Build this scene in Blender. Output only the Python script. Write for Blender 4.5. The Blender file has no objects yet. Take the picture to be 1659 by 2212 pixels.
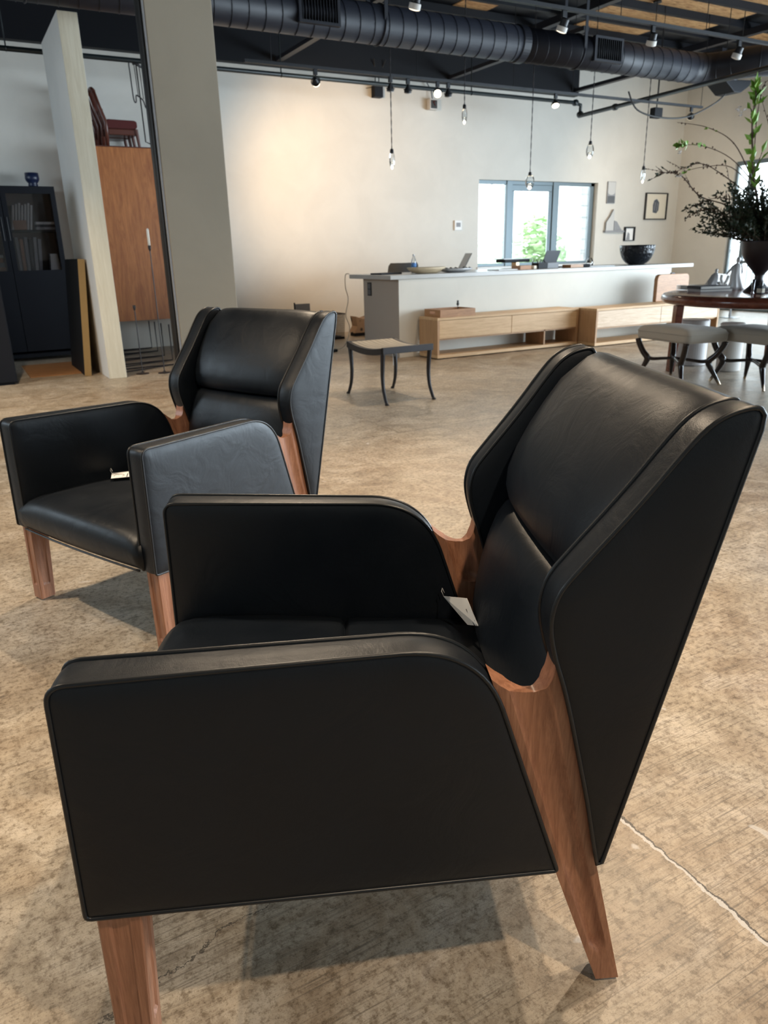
import bpy, bmesh, math, random
from mathutils import Vector, Matrix, noise as mnoise
random.seed(7)
S = bpy.context.scene
COL = S.collection
PI = math.pi

# ------------------------------------------------------------------ camera
cam_d = bpy.data.cameras.new('camera')
cam = bpy.data.objects.new('camera', cam_d)
COL.objects.link(cam)
cx, cy = Vector((0.870, -0.493, -0.023)), Vector((0.182, 0.276, 0.944))
fw = Vector((0.459, 0.825, -0.330)).normalized()
cy = (cy - fw * cy.dot(fw)).normalized()
cx = fw.cross(cy).normalized()
M = Matrix((cx, cy, -fw)).transposed().to_4x4()
M.translation = Vector((0, 0, 1.2))
cam.matrix_world = M
cam_d.sensor_fit = 'VERTICAL'
cam_d.sensor_height = 36
cam_d.sensor_width = 27
cam_d.lens = 26.016
cam_d.clip_start = 0.05
cam_d.clip_end = 200
cam_d.dof.use_dof = True
cam_d.dof.focus_distance = 1.45
cam_d.dof.aperture_fstop = 8.0
S.camera = cam

# ------------------------------------------------------------------ view
S.view_settings.view_transform = 'Standard'
S.view_settings.look = 'None'
S.view_settings.gamma = 1
S.view_settings.use_curve_mapping = False
S.view_settings.exposure = 0.6

# ------------------------------------------------------------------ world and lights
W = bpy.data.worlds.new('world'); S.world = W; W.use_nodes = True
nt = W.node_tree; nt.nodes.clear()
wo = nt.nodes.new('ShaderNodeOutputWorld'); bg = nt.nodes.new('ShaderNodeBackground')
bg.inputs[0].default_value = (0.88, 0.96, 1.0, 1); bg.inputs[1].default_value = 3.4
nt.links.new(bg.outputs[0], wo.inputs[0])

def aim(o, target):
    d = Vector(target) - o.location
    o.rotation_euler = d.to_track_quat('-Z', 'Y').to_euler()

def area(name, loc, target, sx, sy, power, color):
    l = bpy.data.lights.new(name, 'AREA'); l.shape = 'RECTANGLE'; l.size = sx; l.size_y = sy
    l.energy = power; l.color = color
    o = bpy.data.objects.new(name, l); COL.objects.link(o); o.location = loc; aim(o, target); return o

def spot(name, loc, target, power, color, angle=60, blend=0.6, size=0.04):
    l = bpy.data.lights.new(name, 'SPOT'); l.energy = power; l.color = color
    l.spot_size = math.radians(angle); l.spot_blend = blend; l.shadow_soft_size = size
    o = bpy.data.objects.new(name, l); COL.objects.link(o); o.location = loc; aim(o, target); return o

DAY = (0.70, 0.86, 1.0); WARM = (1.0, 0.80, 0.58)
area('daylight_right', (13.0, 0.8, 1.6), (0, 0.8, 0.8), 11.0, 2.6, 950, DAY)      # the long shop windows of the right wall
area('daylight_front', (8.5, -6.1, 1.7), (6.0, 4, 1.0), 6.0, 2.6, 190, DAY)         # shopfront behind the camera, to the right
# warm track lamps over the part of the showroom behind and beside the camera
for i, (p, q, e) in enumerate((((1.6, 4.0, 3.25), (0.9, 2.6, 0), 90), ((-1.2, 3.2, 3.25), (-0.8, 2.6, 0), 90), ((3.4, 2.6, 3.25), (2.6, 2.2, 0), 80),
                               ((0.9, -0.6, 3.25), (0.6, 0.6, 0), 70), ((-1.6, 6.4, 3.25), (-0.8, 6.6, 0), 100), ((4.2, 5.0, 3.25), (3.6, 5.2, 0), 70), ((0.2, 6.6, 3.25), (0.6, 7.2, 0), 90), ((2.0, 1.2, 3.25), (1.4, 0.8, 0), 60))):
    spot('ceiling_spot_%d' % i, p, q, e * 1.9, WARM, 95, 0.8, 0.05)
area('daylight_left', (-5.1, 7.6, 2.9), (1.3, 8.9, 2.6), 3.0, 1.4, 120, DAY)          # high window of the left wall

# ------------------------------------------------------------------ materials
def mat(name, color, rough=0.5, metal=0.0, spec=0.5, **kw):
    m = bpy.data.materials.new(name); m.use_nodes = True
    b = m.node_tree.nodes['Principled BSDF']
    b.inputs['Base Color'].default_value = (*color, 1); b.inputs['Roughness'].default_value = rough
    b.inputs['Metallic'].default_value = metal; b.inputs['Specular IOR Level'].default_value = spec
    for k, v in kw.items(): b.inputs[k.replace('_', ' ')].default_value = v
    return m

def N(m, t, **kw):
    n = m.node_tree.nodes.new(t)
    for k, v in kw.items(): setattr(n, k, v)
    return n
def LK(m, a, b): m.node_tree.links.new(a, b)

def coords(m, scale=(1, 1, 1), kind='Object', rot=(0, 0, 0)):
    tc = N(m, 'ShaderNodeTexCoord'); mp = N(m, 'ShaderNodeMapping')
    mp.inputs['Scale'].default_value = scale; mp.inputs['Rotation'].default_value = rot
    LK(m, tc.outputs[kind], mp.inputs[0]); return mp.outputs[0]

def noise(m, vec, scale, detail=4, rough=0.55, dist=0.0):
    n = N(m, 'ShaderNodeTexNoise'); n.inputs['Scale'].default_value = scale
    n.inputs['Detail'].default_value = detail; n.inputs['Roughness'].default_value = rough
    n.inputs['Distortion'].default_value = dist
    LK(m, vec, n.inputs['Vector']); return n.outputs['Fac']

def ramp(m, fac, stops):
    r = N(m, 'ShaderNodeValToRGB'); e = r.color_ramp.elements
    while len(e) < len(stops): e.new(0.5)
    for i, (p, c) in enumerate(stops):
        e[i].position = p; e[i].color = (*c, 1) if len(c) == 3 else c
    LK(m, fac, r.inputs[0]); return r.outputs[0]

def mixc(m, fac, a, b, mode='MIX'):
    x = N(m, 'ShaderNodeMix', data_type='RGBA', blend_type=mode)
    if isinstance(fac, (int, float)): x.inputs[0].default_value = fac
    else: LK(m, fac, x.inputs[0])
    for i, v in ((6, a), (7, b)):
        if isinstance(v, tuple): x.inputs[i].default_value = (*v, 1)
        else: LK(m, v, x.inputs[i])
    return x.outputs[2]

def mth(m, op, a, b=None, clamp=False):
    x = N(m, 'ShaderNodeMath', operation=op); x.use_clamp = clamp
    for i, v in enumerate((a, b)):
        if v is None: continue
        if isinstance(v, (int, float)): x.inputs[i].default_value = v
        else: LK(m, v, x.inputs[i])
    return x.outputs[0]

def bump(m, h, strength=0.2, dist=0.01):
    b = N(m, 'ShaderNodeBump'); b.inputs['Strength'].default_value = strength; b.inputs['Distance'].default_value = dist
    LK(m, h, b.inputs['Height']); LK(m, b.outputs[0], m.node_tree.nodes['Principled BSDF'].inputs['Normal'])

def P(m, s): return m.node_tree.nodes['Principled BSDF'].inputs[s]

def wood(name, c1, c2, scale=(14, 14, 1.2), rough=0.4, grain=3.0, dist=1.2):
    m = mat(name, c1, rough)
    v = coords(m, scale)
    f = noise(m, v, grain, 8, 0.62, dist)
    v2 = coords(m, tuple(s * 6 for s in scale))
    f2 = noise(m, v2, grain, 3, 0.6, 0.3)
    f3 = mth(m, 'ADD', mth(m, 'MULTIPLY', f, 0.72), mth(m, 'MULTIPLY', f2, 0.28))
    c = ramp(m, f3, [(0.36, c2), (0.5, tuple((a + b) / 2 for a, b in zip(c1, c2))), (0.64, c1)])
    LK(m, c, P(m, 'Base Color')); bump(m, f2, 0.08, 0.002)
    return m

def leather():
    m = mat('black_leather', (0.008, 0.010, 0.014), 0.42, spec=0.34)
    v = coords(m)
    f = noise(m, v, 5.0, 4, 0.5, 0.4)
    LK(m, ramp(m, f, [(0.3, (0.0040, 0.0068, 0.0112)), (0.7, (0.0058, 0.0090, 0.0140))]), P(m, 'Base Color'))
    LK(m, ramp(m, f, [(0.3, (0.36,) * 3), (0.7, (0.48,) * 3)]), P(m, 'Roughness'))
    vo = N(m, 'ShaderNodeTexVoronoi'); vo.inputs['Scale'].default_value = 900; LK(m, v, vo.inputs['Vector'])
    w = noise(m, coords(m, (1, 1, 1)), 9.0, 5, 0.55, 1.2)
    bump(m, mth(m, 'ADD', mth(m, 'MULTIPLY', vo.outputs[0], 0.05), mth(m, 'MULTIPLY', w, 1.0)), 0.35, 0.006)
    # a few specks of dust lying on the hide
    return m

M_ = {}
M_['leather'] = leather()
M_['piping'] = mat('piping_leather', (0.008, 0.0105, 0.014), 0.36)
M_['walnut'] = wood('walnut_wood', (0.47, 0.225, 0.130), (0.25, 0.105, 0.058), (26, 26, 1.6), 0.40)
M_['oak'] = wood('oak_wood', (0.66, 0.44, 0.24), (0.50, 0.31, 0.15), (1.0, 16, 16), 0.5, 2.6)
M_['oak_side'] = wood('oak_end_wood', (0.50, 0.30, 0.15), (0.38, 0.21, 0.10), (14, 14, 1.0), 0.5)
M_['oak_pale'] = wood('pale_knotty_oak', (0.72, 0.56, 0.40), (0.50, 0.34, 0.21), (0.8, 9, 9), 0.5, 2.2, 2.0)
M_['teak'] = wood('teak_veneer', (0.50, 0.185, 0.055), (0.29, 0.088, 0.024), (7, 7, 0.7), 0.35, 2.2, 2.2)
M_['mahogany'] = wood('mahogany', (0.21, 0.062, 0.036), (0.11, 0.03, 0.018), (3, 3, 9), 0.18)
M_['tray_wood'] = wood('tray_wood', (0.46, 0.235, 0.10), (0.30, 0.14, 0.055), (2, 12, 12), 0.45)
M_['ebony'] = mat('ebony_wood', (0.018, 0.011, 0.010), 0.18)
M_['rosewood'] = mat('rosewood', (0.10, 0.028, 0.018), 0.3)
M_['red_fabric'] = mat('red_fabric', (0.085, 0.014, 0.013), 0.9)
M_['black'] = mat('black_paint', (0.0035, 0.0045, 0.008), 0.6, spec=0.3)
M_['black_cab'] = mat('black_cabinet_paint', (0.003, 0.0045, 0.009), 0.65, spec=0.3)
M_['matte_black'] = mat('matte_black_metal', (0.012, 0.013, 0.016), 0.45, 0.3)
M_['pipe'] = mat('black_pipe_paint', (0.010, 0.016, 0.018), 0.4)
M_['duct'] = mat('duct_paint', (0.0095, 0.011, 0.018), 0.5, spec=0.38)
M_['iron'] = mat('dark_iron', (0.035, 0.032, 0.034), 0.45, 0.5)
M_['steel'] = mat('brushed_steel', (0.35, 0.36, 0.38), 0.35, 1.0)
M_['brass'] = mat('brass', (0.65, 0.50, 0.34), 0.3, 1.0)
M_['gold'] = mat('gold_edge', (0.36, 0.235, 0.095), 0.5)
M_['linen'] = mat('cream_linen', (0.37, 0.335, 0.285), 0.85, Sheen_Weight=0.3)
M_['white'] = mat('white_paint', (0.80, 0.80, 0.79), 0.5)
M_['paper'] = mat('white_card', (0.93, 0.93, 0.92), 0.6)
M_['ink'] = mat('black_ink', (0.01, 0.01, 0.012), 0.6)
M_['wax'] = mat('candle_wax', (0.85, 0.82, 0.74), 0.5)
M_['grey_plastic'] = mat('grey_plastic', (0.10, 0.105, 0.115), 0.45)
M_['laptop'] = mat('laptop_shell', (0.16, 0.18, 0.20), 0.35, 0.7)
M_['cushion_dark'] = mat('charcoal_fabric', (0.06, 0.065, 0.07), 0.9)
M_['stone_white'] = mat('white_stone', (0.62, 0.60, 0.57), 0.6)
M_['grey_art'] = mat('grey_wash', (0.30, 0.31, 0.33), 0.8)
M_['art_light'] = mat('pale_grey_wash', (0.58, 0.58, 0.57), 0.8)
M_['art_dark'] = mat('slate_wash', (0.10, 0.115, 0.14), 0.8)
M_['mat_board'] = mat('cream_mat_board', (0.78, 0.72, 0.60), 0.8)
M_['blue_ceramic'] = mat('deep_blue_ceramic', (0.010, 0.018, 0.055), 0.35)
M_['frame_metal'] = mat('window_frame_metal', (0.15, 0.19, 0.21), 0.45, 0.4)
M_['countertop'] = mat('countertop_grey', (0.44, 0.43, 0.41), 0.28)
M_['counter_end'] = mat('counter_taupe_paint', (0.40, 0.345, 0.29), 0.6)
M_['cable'] = mat('pale_cable', (0.55, 0.50, 0.42), 0.6)
M_['dark_cable'] = mat('dark_cable', (0.03, 0.03, 0.03), 0.6)
M_['bark'] = mat('twig_bark', (0.10, 0.062, 0.045), 0.8)
M_['leaf_dark'] = mat('dark_leaf', (0.018, 0.036, 0.016), 0.55)
M_['leaf_bright'] = mat('fresh_leaf', (0.20, 0.38, 0.05), 0.5)
M_['petal'] = mat('white_petal', (0.8, 0.78, 0.78), 0.6)
M_['bronze'] = mat('dark_bronze', (0.030, 0.024, 0.026), 0.42, 0.4)
M_['osb'] = mat('plywood_deck', (0.55, 0.31, 0.13), 0.8)
m = M_['osb']; f = noise(m, coords(m, (2, 9, 9)), 3.0, 6, 0.6, 1.0)
LK(m, ramp(m, f, [(0.35, (0.30, 0.14, 0.05)), (0.5, (0.52, 0.29, 0.12)), (0.7, (0.64, 0.39, 0.18))]), P(m, 'Base Color'))
M_['white_book'] = mat('pale_book_cloth', (0.78, 0.76, 0.72), 0.8)
M_['brown_book'] = mat('tan_book_cloth', (0.50, 0.29, 0.19), 0.8)
M_['grey_book'] = mat('grey_book_cloth', (0.33, 0.32, 0.33), 0.7)
M_['dark_book'] = mat('dark_book_cloth', (0.03, 0.032, 0.04), 0.7)
M_['cab_inside'] = mat('cabinet_interior_wood', (0.16, 0.105, 0.085), 0.7)
M_['foliage_out'] = mat('sunlit_shrub_leaf', (0.50, 0.66, 0.38), 0.9)  # leaf green paled: the overexposed sunlight is put into the colour
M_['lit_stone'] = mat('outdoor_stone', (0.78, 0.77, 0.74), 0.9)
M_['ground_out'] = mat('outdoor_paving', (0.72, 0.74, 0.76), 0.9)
M_['blue_label'] = mat('bottle_label_blue', (0.12, 0.28, 0.60), 0.5)
M_['weathered'] = wood('weathered_seat_wood', (0.46, 0.40, 0.31), (0.30, 0.25, 0.19), (14, 1.2, 8), 0.5, 2.4)
M_['silver_glaze'] = mat('silvery_figurine_glaze', (0.46, 0.45, 0.45), 0.3, 0.1)

def glow(name, color, strength):
    m = bpy.data.materials.new(name); m.use_nodes = True; n = m.node_tree; n.nodes.clear()
    o = n.nodes.new('ShaderNodeOutputMaterial'); e = n.nodes.new('ShaderNodeEmission')
    e.inputs[0].default_value = (*color, 1); e.inputs[1].default_value = strength
    n.links.new(e.outputs[0], o.inputs[0]); return m
M_['lamp_on'] = glow('lit_lamp', (1.0, 0.82, 0.55), 9.0)
M_['lamp_dim'] = glow('lit_lamp_side_view', (1.0, 0.86, 0.62), 1.3)
M_['lamp_pendant'] = glow('pendant_led', (1.0, 0.88, 0.68), 5.0)

def thin_glass(name, tint=(1, 1, 1), refl=1.0, rough=0.0):
    m = bpy.data.materials.new(name); m.use_nodes = True; n = m.node_tree; n.nodes.clear()
    o = n.nodes.new('ShaderNodeOutputMaterial'); t = n.nodes.new('ShaderNodeBsdfTransparent'); g = n.nodes.new('ShaderNodeBsdfGlossy')
    t.inputs[0].default_value = (*tint, 1); g.inputs['Roughness'].default_value = rough
    f = n.nodes.new('ShaderNodeFresnel'); f.inputs[0].default_value = 1.45
    mm = n.nodes.new('ShaderNodeMath'); mm.operation = 'MULTIPLY'; mm.inputs[1].default_value = refl
    mx = n.nodes.new('ShaderNodeMixShader')
    n.links.new(f.outputs[0], mm.inputs[0]); n.links.new(mm.outputs[0], mx.inputs[0])
    n.links.new(t.outputs[0], mx.inputs[1]); n.links.new(g.outputs[0], mx.inputs[2]); n.links.new(mx.outputs[0], o.inputs[0])
    return m
M_['pane'] = thin_glass('window_glass', (0.96, 0.99, 1.0), 0.8)
M_['pane_dark'] = thin_glass('cabinet_glass', (0.80, 0.80, 0.82), 1.0)
M_['clear'] = thin_glass('clear_glass', (0.93, 0.95, 0.96), 2.2)

# wall plaster
def plaster(name, c):
    m = mat(name, c, 0.75)
    f = noise(m, coords(m), 1.6, 5, 0.6, 0.5)
    d = tuple(x * 0.93 for x in c)
    LK(m, ramp(m, f, [(0.35, d), (0.65, c)]), P(m, 'Base Color'))
    bump(m, noise(m, coords(m), 28, 4), 0.12, 0.004); return m
M_['wall'] = plaster('wall_plaster', (0.70, 0.675, 0.62))
M_['column'] = plaster('column_paint', (0.33, 0.285, 0.218))
M_['pale_wood'] = wood('pale_carved_wood', (0.68, 0.55, 0.38), (0.52, 0.40, 0.25), (2, 14, 14), 0.6)
M_['column_side'] = plaster('column_side_paint', (0.30, 0.30, 0.31))
M_['counter_front'] = plaster('counter_front_paint', (0.70, 0.67, 0.60))
M_['partition'] = wood('limewashed_partition', (0.72, 0.67, 0.54), (0.60, 0.54, 0.41), (9, 9, 0.6), 0.7, 2.0)
M_['partition_face'] = plaster('partition_face_paint', (0.72, 0.71, 0.68))

# floor: stained, worn concrete
def floor_mat():
    m = mat('stained_concrete', (0.4, 0.32, 0.22), 0.42)
    v = coords(m)
    big = noise(m, v, 0.45, 5, 0.62, 0.9)
    mid = noise(m, v, 2.6, 7, 0.68, 1.6)
    fine = noise(m, v, 55, 4, 0.75)
    speck = noise(m, v, 240, 2, 0.8)
    c1 = ramp(m, mid, [(0.30, (0.22, 0.165, 0.11)), (0.43, (0.42, 0.34, 0.24)), (0.54, (0.60, 0.52, 0.40)), (0.68, (0.78, 0.71, 0.60))])
    c2 = ramp(m, big, [(0.36, (0.40, 0.26, 0.15)), (0.50, (0.62, 0.53, 0.40)), (0.66, (0.56, 0.55, 0.52))])
    c = mixc(m, 0.42, c1, c2)
    blot = noise(m, v, 14, 6, 0.72, 1.0)
    c = mixc(m, 0.6, c, ramp(m, blot, [(0.36, (0.55, 0.50, 0.44)), (0.50, (0.98, 0.97, 0.95)), (0.66, (1.14, 1.13, 1.10))]), 'MULTIPLY')
    c = mixc(m, 0.9, c, ramp(m, fine, [(0.36, (0.46, 0.42, 0.37)), (0.50, (1, 1, 1)), (0.70, (1.12, 1.12, 1.12))]), 'MULTIPLY')
    c = mixc(m, 0.6, c, ramp(m, speck, [(0.34, (0.42, 0.38, 0.33)), (0.44, (1, 1, 1))]), 'MULTIPLY')
    # grinding scratches: stretched noise in two directions, masked in patches
    for rot, k in ((0.6, 0.6), (2.3, 0.6), (1.35, 0.45), (0.05, 0.4)):
        s = noise(m, coords(m, (6, 260, 1), rot=(0, 0, rot)), 1.0, 3, 0.6)
        patch = noise(m, coords(m, (1, 1, 1), rot=(0, 0, rot)), 1.7 + rot, 2, 0.5)
        msk = mth(m, 'MULTIPLY', ramp(m, s, [(0.36, (1,) * 3), (0.45, (0,) * 3)]), ramp(m, patch, [(0.45, (0,) * 3), (0.6, (1,) * 3)]))
        c = mixc(m, mth(m, 'MULTIPLY', msk, k), c, (0.13, 0.105, 0.075))
    # paint drips, pale chips
    ch = noise(m, v, 9, 2, 0.5, 0.5)
    c = mixc(m, mth(m, 'MULTIPLY', ramp(m, ch, [(0.735, (0,) * 3), (0.76, (1,) * 3)]), 0.55), c, (0.80, 0.78, 0.74))
    c = mixc(m, mth(m, 'MULTIPLY', ramp(m, ch, [(0.235, (1,) * 3), (0.26, (0,) * 3)]), 0.6), c, (0.09, 0.07, 0.055))
    # long cracks and joints: distance to a segment, made ragged by noise
    sep = N(m, 'ShaderNodeSeparateXYZ'); LK(m, v, sep.inputs[0])
    wob = mth(m, 'MULTIPLY', mth(m, 'SUBTRACT', noise(m, v, 7, 6, 0.7), 0.5), 0.05)
    wob2 = mth(m, 'MULTIPLY', mth(m, 'SUBTRACT', noise(m, v, 50, 3, 0.7), 0.5), 0.012)
    def crack(c, a, b, w, col, k=0.85, wb=1.0, shift=0.0):
        dx, dy = b[0] - a[0], b[1] - a[1]; L = math.hypot(dx, dy); nx, ny = -dy / L, dx / L
        off = -(a[0] * nx + a[1] * ny) + shift
        d = mth(m, 'ADD', mth(m, 'ADD', mth(m, 'MULTIPLY', sep.outputs[0], nx), mth(m, 'MULTIPLY', sep.outputs[1], ny)), off)
        d = mth(m, 'ABSOLUTE', mth(m, 'ADD', mth(m, 'ADD', d, mth(m, 'MULTIPLY', wob, wb)), wob2))
        tt = mth(m, 'ADD', mth(m, 'ADD', mth(m, 'MULTIPLY', sep.outputs[0], dx / L), mth(m, 'MULTIPLY', sep.outputs[1], dy / L)), -(a[0] * dx + a[1] * dy) / L)
        ins = mth(m, 'MULTIPLY', mth(m, 'GREATER_THAN', tt, 0.0), mth(m, 'LESS_THAN', tt, L))
        near = mth(m, 'LESS_THAN', d, w)
        return mixc(m, mth(m, 'MULTIPLY', mth(m, 'MULTIPLY', near, ins), k), c, col)
    c = crack(c, (1.10, 1.02), (1.07, 0.30), 0.0040, (0.74, 0.72, 0.68), 0.8, 1.0, 0.003)
    c = crack(c, (1.10, 1.02), (1.07, 0.30), 0.0024, (0.05, 0.042, 0.035), 0.9, 1.0, -0.003)
    c = crack(c, (-0.25, 0.95), (0.42, 1.12), 0.0014, (0.06, 0.05, 0.04), 0.8, 2.2)
    c = crack(c, (-4.0, 4.42), (12.5, 4.42), 0.006, (0.15, 0.12, 0.09), 0.6, 0.3)
    c = crack(c, (2.6, 4.42), (2.62, 11.0), 0.004, (0.17, 0.14, 0.10), 0.5, 0.3)
    c = mixc(m, 1.0, c, (0.86, 0.85, 0.86), 'MULTIPLY')
    LK(m, c, P(m, 'Base Color'))
    r = mth(m, 'ADD', mth(m, 'MULTIPLY', mid, 0.30), 0.24)
    LK(m, r, P(m, 'Roughness'))
    bump(m, mth(m, 'ADD', mth(m, 'MULTIPLY', fine, 0.6), mth(m, 'MULTIPLY', mid, 0.8)), 0.25, 0.003)
    return m
M_['floor'] = floor_mat()

# ------------------------------------------------------------------ mesh helpers
def mobj(name, verts, faces, material, parent=None, smooth=False, loc=None, rotz=0.0, bevel=0.0, seg=2, mats=None, fm=None):
    me = bpy.data.meshes.new(name); me.from_pydata([tuple(v) for v in verts], [], faces)
    o = bpy.data.objects.new(name, me); COL.objects.link(o)
    me.materials.append(M_[material] if isinstance(material, str) else material)
    for x in (mats or []): me.materials.append(M_[x])
    if fm:
        for i, k in fm.items(): me.polygons[i].material_index = k
    bm = bmesh.new(); bm.from_mesh(me); bmesh.ops.recalc_face_normals(bm, faces=bm.faces); bm.to_mesh(me); bm.free()
    if smooth:
        for p in me.polygons: p.use_smooth = True
    if parent: o.parent = parent
    if loc: o.location = loc
    o.rotation_euler.z = rotz
    if bevel > 0:
        b = o.modifiers.new('bevel', 'BEVEL'); b.width = bevel; b.segments = seg; b.limit_method = 'ANGLE'; b.angle_limit = math.radians(40)
    return o

class MB:
    """collects shapes into ONE mesh"""
    def __init__(s): s.v = []; s.f = []; s.m = {}; s.k = 0
    def add(s, vs, fs):
        n = len(s.v); s.v += [tuple(x) for x in vs]
        for f in fs:
            if s.k: s.m[len(s.f)] = s.k
            s.f.append([i + n for i in f])
        return s
    def box(s, x0, y0, z0, x1, y1, z1):
        return s.add([(x0, y0, z0), (x1, y0, z0), (x1, y1, z0), (x0, y1, z0), (x0, y0, z1), (x1, y0, z1), (x1, y1, z1), (x0, y1, z1)],
                     [(0, 3, 2, 1), (4, 5, 6, 7), (0, 1, 5, 4), (1, 2, 6, 5), (2, 3, 7, 6), (3, 0, 4, 7)])
    def bar(s, a, b, w, h):            # box between two points, w across, h up
        a, b = Vector(a), Vector(b); d = (b - a).normalized()
        up = Vector((0, 0, 1)) if abs(d.z) < 0.95 else Vector((0, 1, 0))
        x = d.cross(up).normalized(); u = x.cross(d).normalized()
        vs = []
        for p in (a, b):
            for i, j in ((-1, -1), (1, -1), (1, 1), (-1, 1)): vs.append(p + x * i * w / 2 + u * j * h / 2)
        return s.add(vs, [(0, 1, 2, 3), (7, 6, 5, 4), (0, 4, 5, 1), (1, 5, 6, 2), (2, 6, 7, 3), (3, 7, 4, 0)])
    def tube(s, pts, r, n=8, closed=False, cap=True):
        pts = [Vector(p) for p in pts]; k = len(pts)
        rs = r if isinstance(r, (list, tuple)) else [r] * k
        prev = None; rings = []
        for i in range(k):
            if closed: t = (pts[(i + 1) % k] - pts[i - 1])
            else: t = pts[min(i + 1, k - 1)] - pts[max(i - 1, 0)]
            t = t.normalized() if t.length > 1e-9 else Vector((0, 0, 1))
            if prev is None:
                a = Vector((0, 0, 1)) if abs(t.z) < 0.9 else Vector((1, 0, 0))
                x = t.cross(a).normalized()
            else:
                x = (prev - t * prev.dot(t)); x = x.normalized() if x.length > 1e-6 else t.orthogonal().normalized()
            prev = x; y = t.cross(x)
            rings.append([pts[i] + (x * math.cos(2 * PI * j / n) + y * math.sin(2 * PI * j / n)) * rs[i] for j in range(n)])
        vs = [p for R in rings for p in R]; fs = []
        for i in range(k if closed else k - 1):
            for j in range(n):
                a, b = i * n + j, i * n + (j + 1) % n; c = ((i + 1) % k) * n
                fs.append((a, b, c + (j + 1) % n, c + j))
        if not closed and cap: fs.append(list(range(n))[::-1]); fs.append([(k - 1) * n + j for j in range(n)])
        return s.add(vs, fs)
    def lathe(s, prof, c=(0, 0, 0), n=32, axis='z'):
        vs = []; fs = []
        for r, z in prof:
            for j in range(n):
                a = 2 * PI * j / n
                p = (r * math.cos(a), r * math.sin(a), z) if axis == 'z' else ((z, r * math.cos(a), r * math.sin(a)) if axis == 'x' else (r * math.cos(a), z, r * math.sin(a)))
                vs.append((p[0] + c[0], p[1] + c[1], p[2] + c[2]))
        for i in range(len(prof) - 1):
            for j in range(n):
                fs.append((i * n + j, i * n + (j + 1) % n, (i + 1) * n + (j + 1) % n, (i + 1) * n + j))
        if prof[0][0] > 1e-5: fs.append(list(range(n))[::-1])
        if prof[-1][0] > 1e-5: fs.append([(len(prof) - 1) * n + j for j in range(n)])
        return s.add(vs, fs)
    def prism(s, poly, axis, a, b):    # polygon in the two other axes, extruded from a to b
        n = len(poly)
        def p3(q, t): return (t, q[0], q[1]) if axis == 'x' else ((q[0], t, q[1]) if axis == 'y' else (q[0], q[1], t))
        vs = [p3(q, a) for q in poly] + [p3(q, b) for q in poly]
        fs = [list(range(n)), [n + i for i in range(n)][::-1]] + [(i, (i + 1) % n, n + (i + 1) % n, n + i) for i in range(n)]
        return s.add(vs, fs)
    def grid(s, rows, closed_u=False):
        n = len(rows[0]); vs = [p for r in rows for p in r]; fs = []
        for i in range(len(rows) - 1):
            for j in range(n if closed_u else n - 1):
                fs.append((i * n + j, i * n + (j + 1) % n, (i + 1) * n + (j + 1) % n, (i + 1) * n + j))
        return s.add(vs, fs)
    def build(s, name, material, parent=None, **kw):
        return mobj(name, s.v, s.f, material, parent, fm=s.m, **kw)

def tag(o, label, cat, group=None, kind=None):
    if label: o['label'] = label
    if cat: o['category'] = cat
    if group: o['group'] = group
    if kind: o['kind'] = kind
    return o
def struct(o, label=None):
    o['kind'] = 'structure'
    if label: o['label'] = label
    return o
def thing(name, label, cat, loc=(0, 0, 0), rotz=0.0, group=None):
    o = bpy.data.objects.new(name, None); COL.objects.link(o); o.empty_display_size = 0.1
    o.location = loc; o.rotation_euler = (0, 0, rotz); return tag(o, label, cat, group)
def copy_tree(o, loc=None, rotz=None, label=None, parent=None):
    c = o.copy(); COL.objects.link(c)
    if parent: c.parent = parent
    if loc is not None: c.location = loc
    if rotz is not None: c.rotation_euler = (0, 0, rotz)
    if label: c['label'] = label
    for ch in list(o.children): copy_tree(ch, parent=c)
    return c
def box(name, m, x0, y0, z0, x1, y1, z1, parent=None, **kw): return MB().box(x0, y0, z0, x1, y1, z1).build(name, m, parent, **kw)

def smooth_path(pts, n=8, closed=False):   # Catmull-Rom
    P_ = [Vector(p) for p in pts]; k = len(P_); out = []
    for i in range(k if closed else k - 1):
        if closed: a, b, c, d = P_[i - 1], P_[i], P_[(i + 1) % k], P_[(i + 2) % k]
        else: a, b, c, d = P_[max(i - 1, 0)], P_[i], P_[i + 1], P_[min(i + 2, k - 1)]
        for j in range(n):
            t = j / n
            out.append(0.5 * ((2 * b) + (c - a) * t + (2 * a - 5 * b + 4 * c - d) * t * t + (3 * b - a - 3 * c + d) * t ** 3))
    if not closed: out.append(P_[-1])
    return out

def interp(tab, x):
    if x <= tab[0][0]: return tab[0][1]
    for (a, va), (b, vb) in zip(tab, tab[1:]):
        if x <= b: return va + (vb - va) * (x - a) / (b - a)
    return tab[-1][1]

# ================================================================== THE SHELL
HC = 4.3       # deck height
YW = 11.1      # back wall
XR = 13.1      # right wall
struct(box('floor', 'floor', -5.2, -6.2, -0.08, XR + .2, YW + .2, 0.0))
# back wall with its window opening
wx0, wx1, wz0, wz1 = 8.18, 10.92, 0.93, 2.345
b = MB()
b.box(-5.4, YW, 0, wx0, YW + .2, HC); b.box(wx1, YW, 0, XR + .2, YW + .2, HC)
b.box(wx0, YW, 0, wx1, YW + .2, wz0); b.box(wx0, YW, wz1, wx1, YW + .2, HC)
struct(b.build('wall_back', 'wall'))
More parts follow.
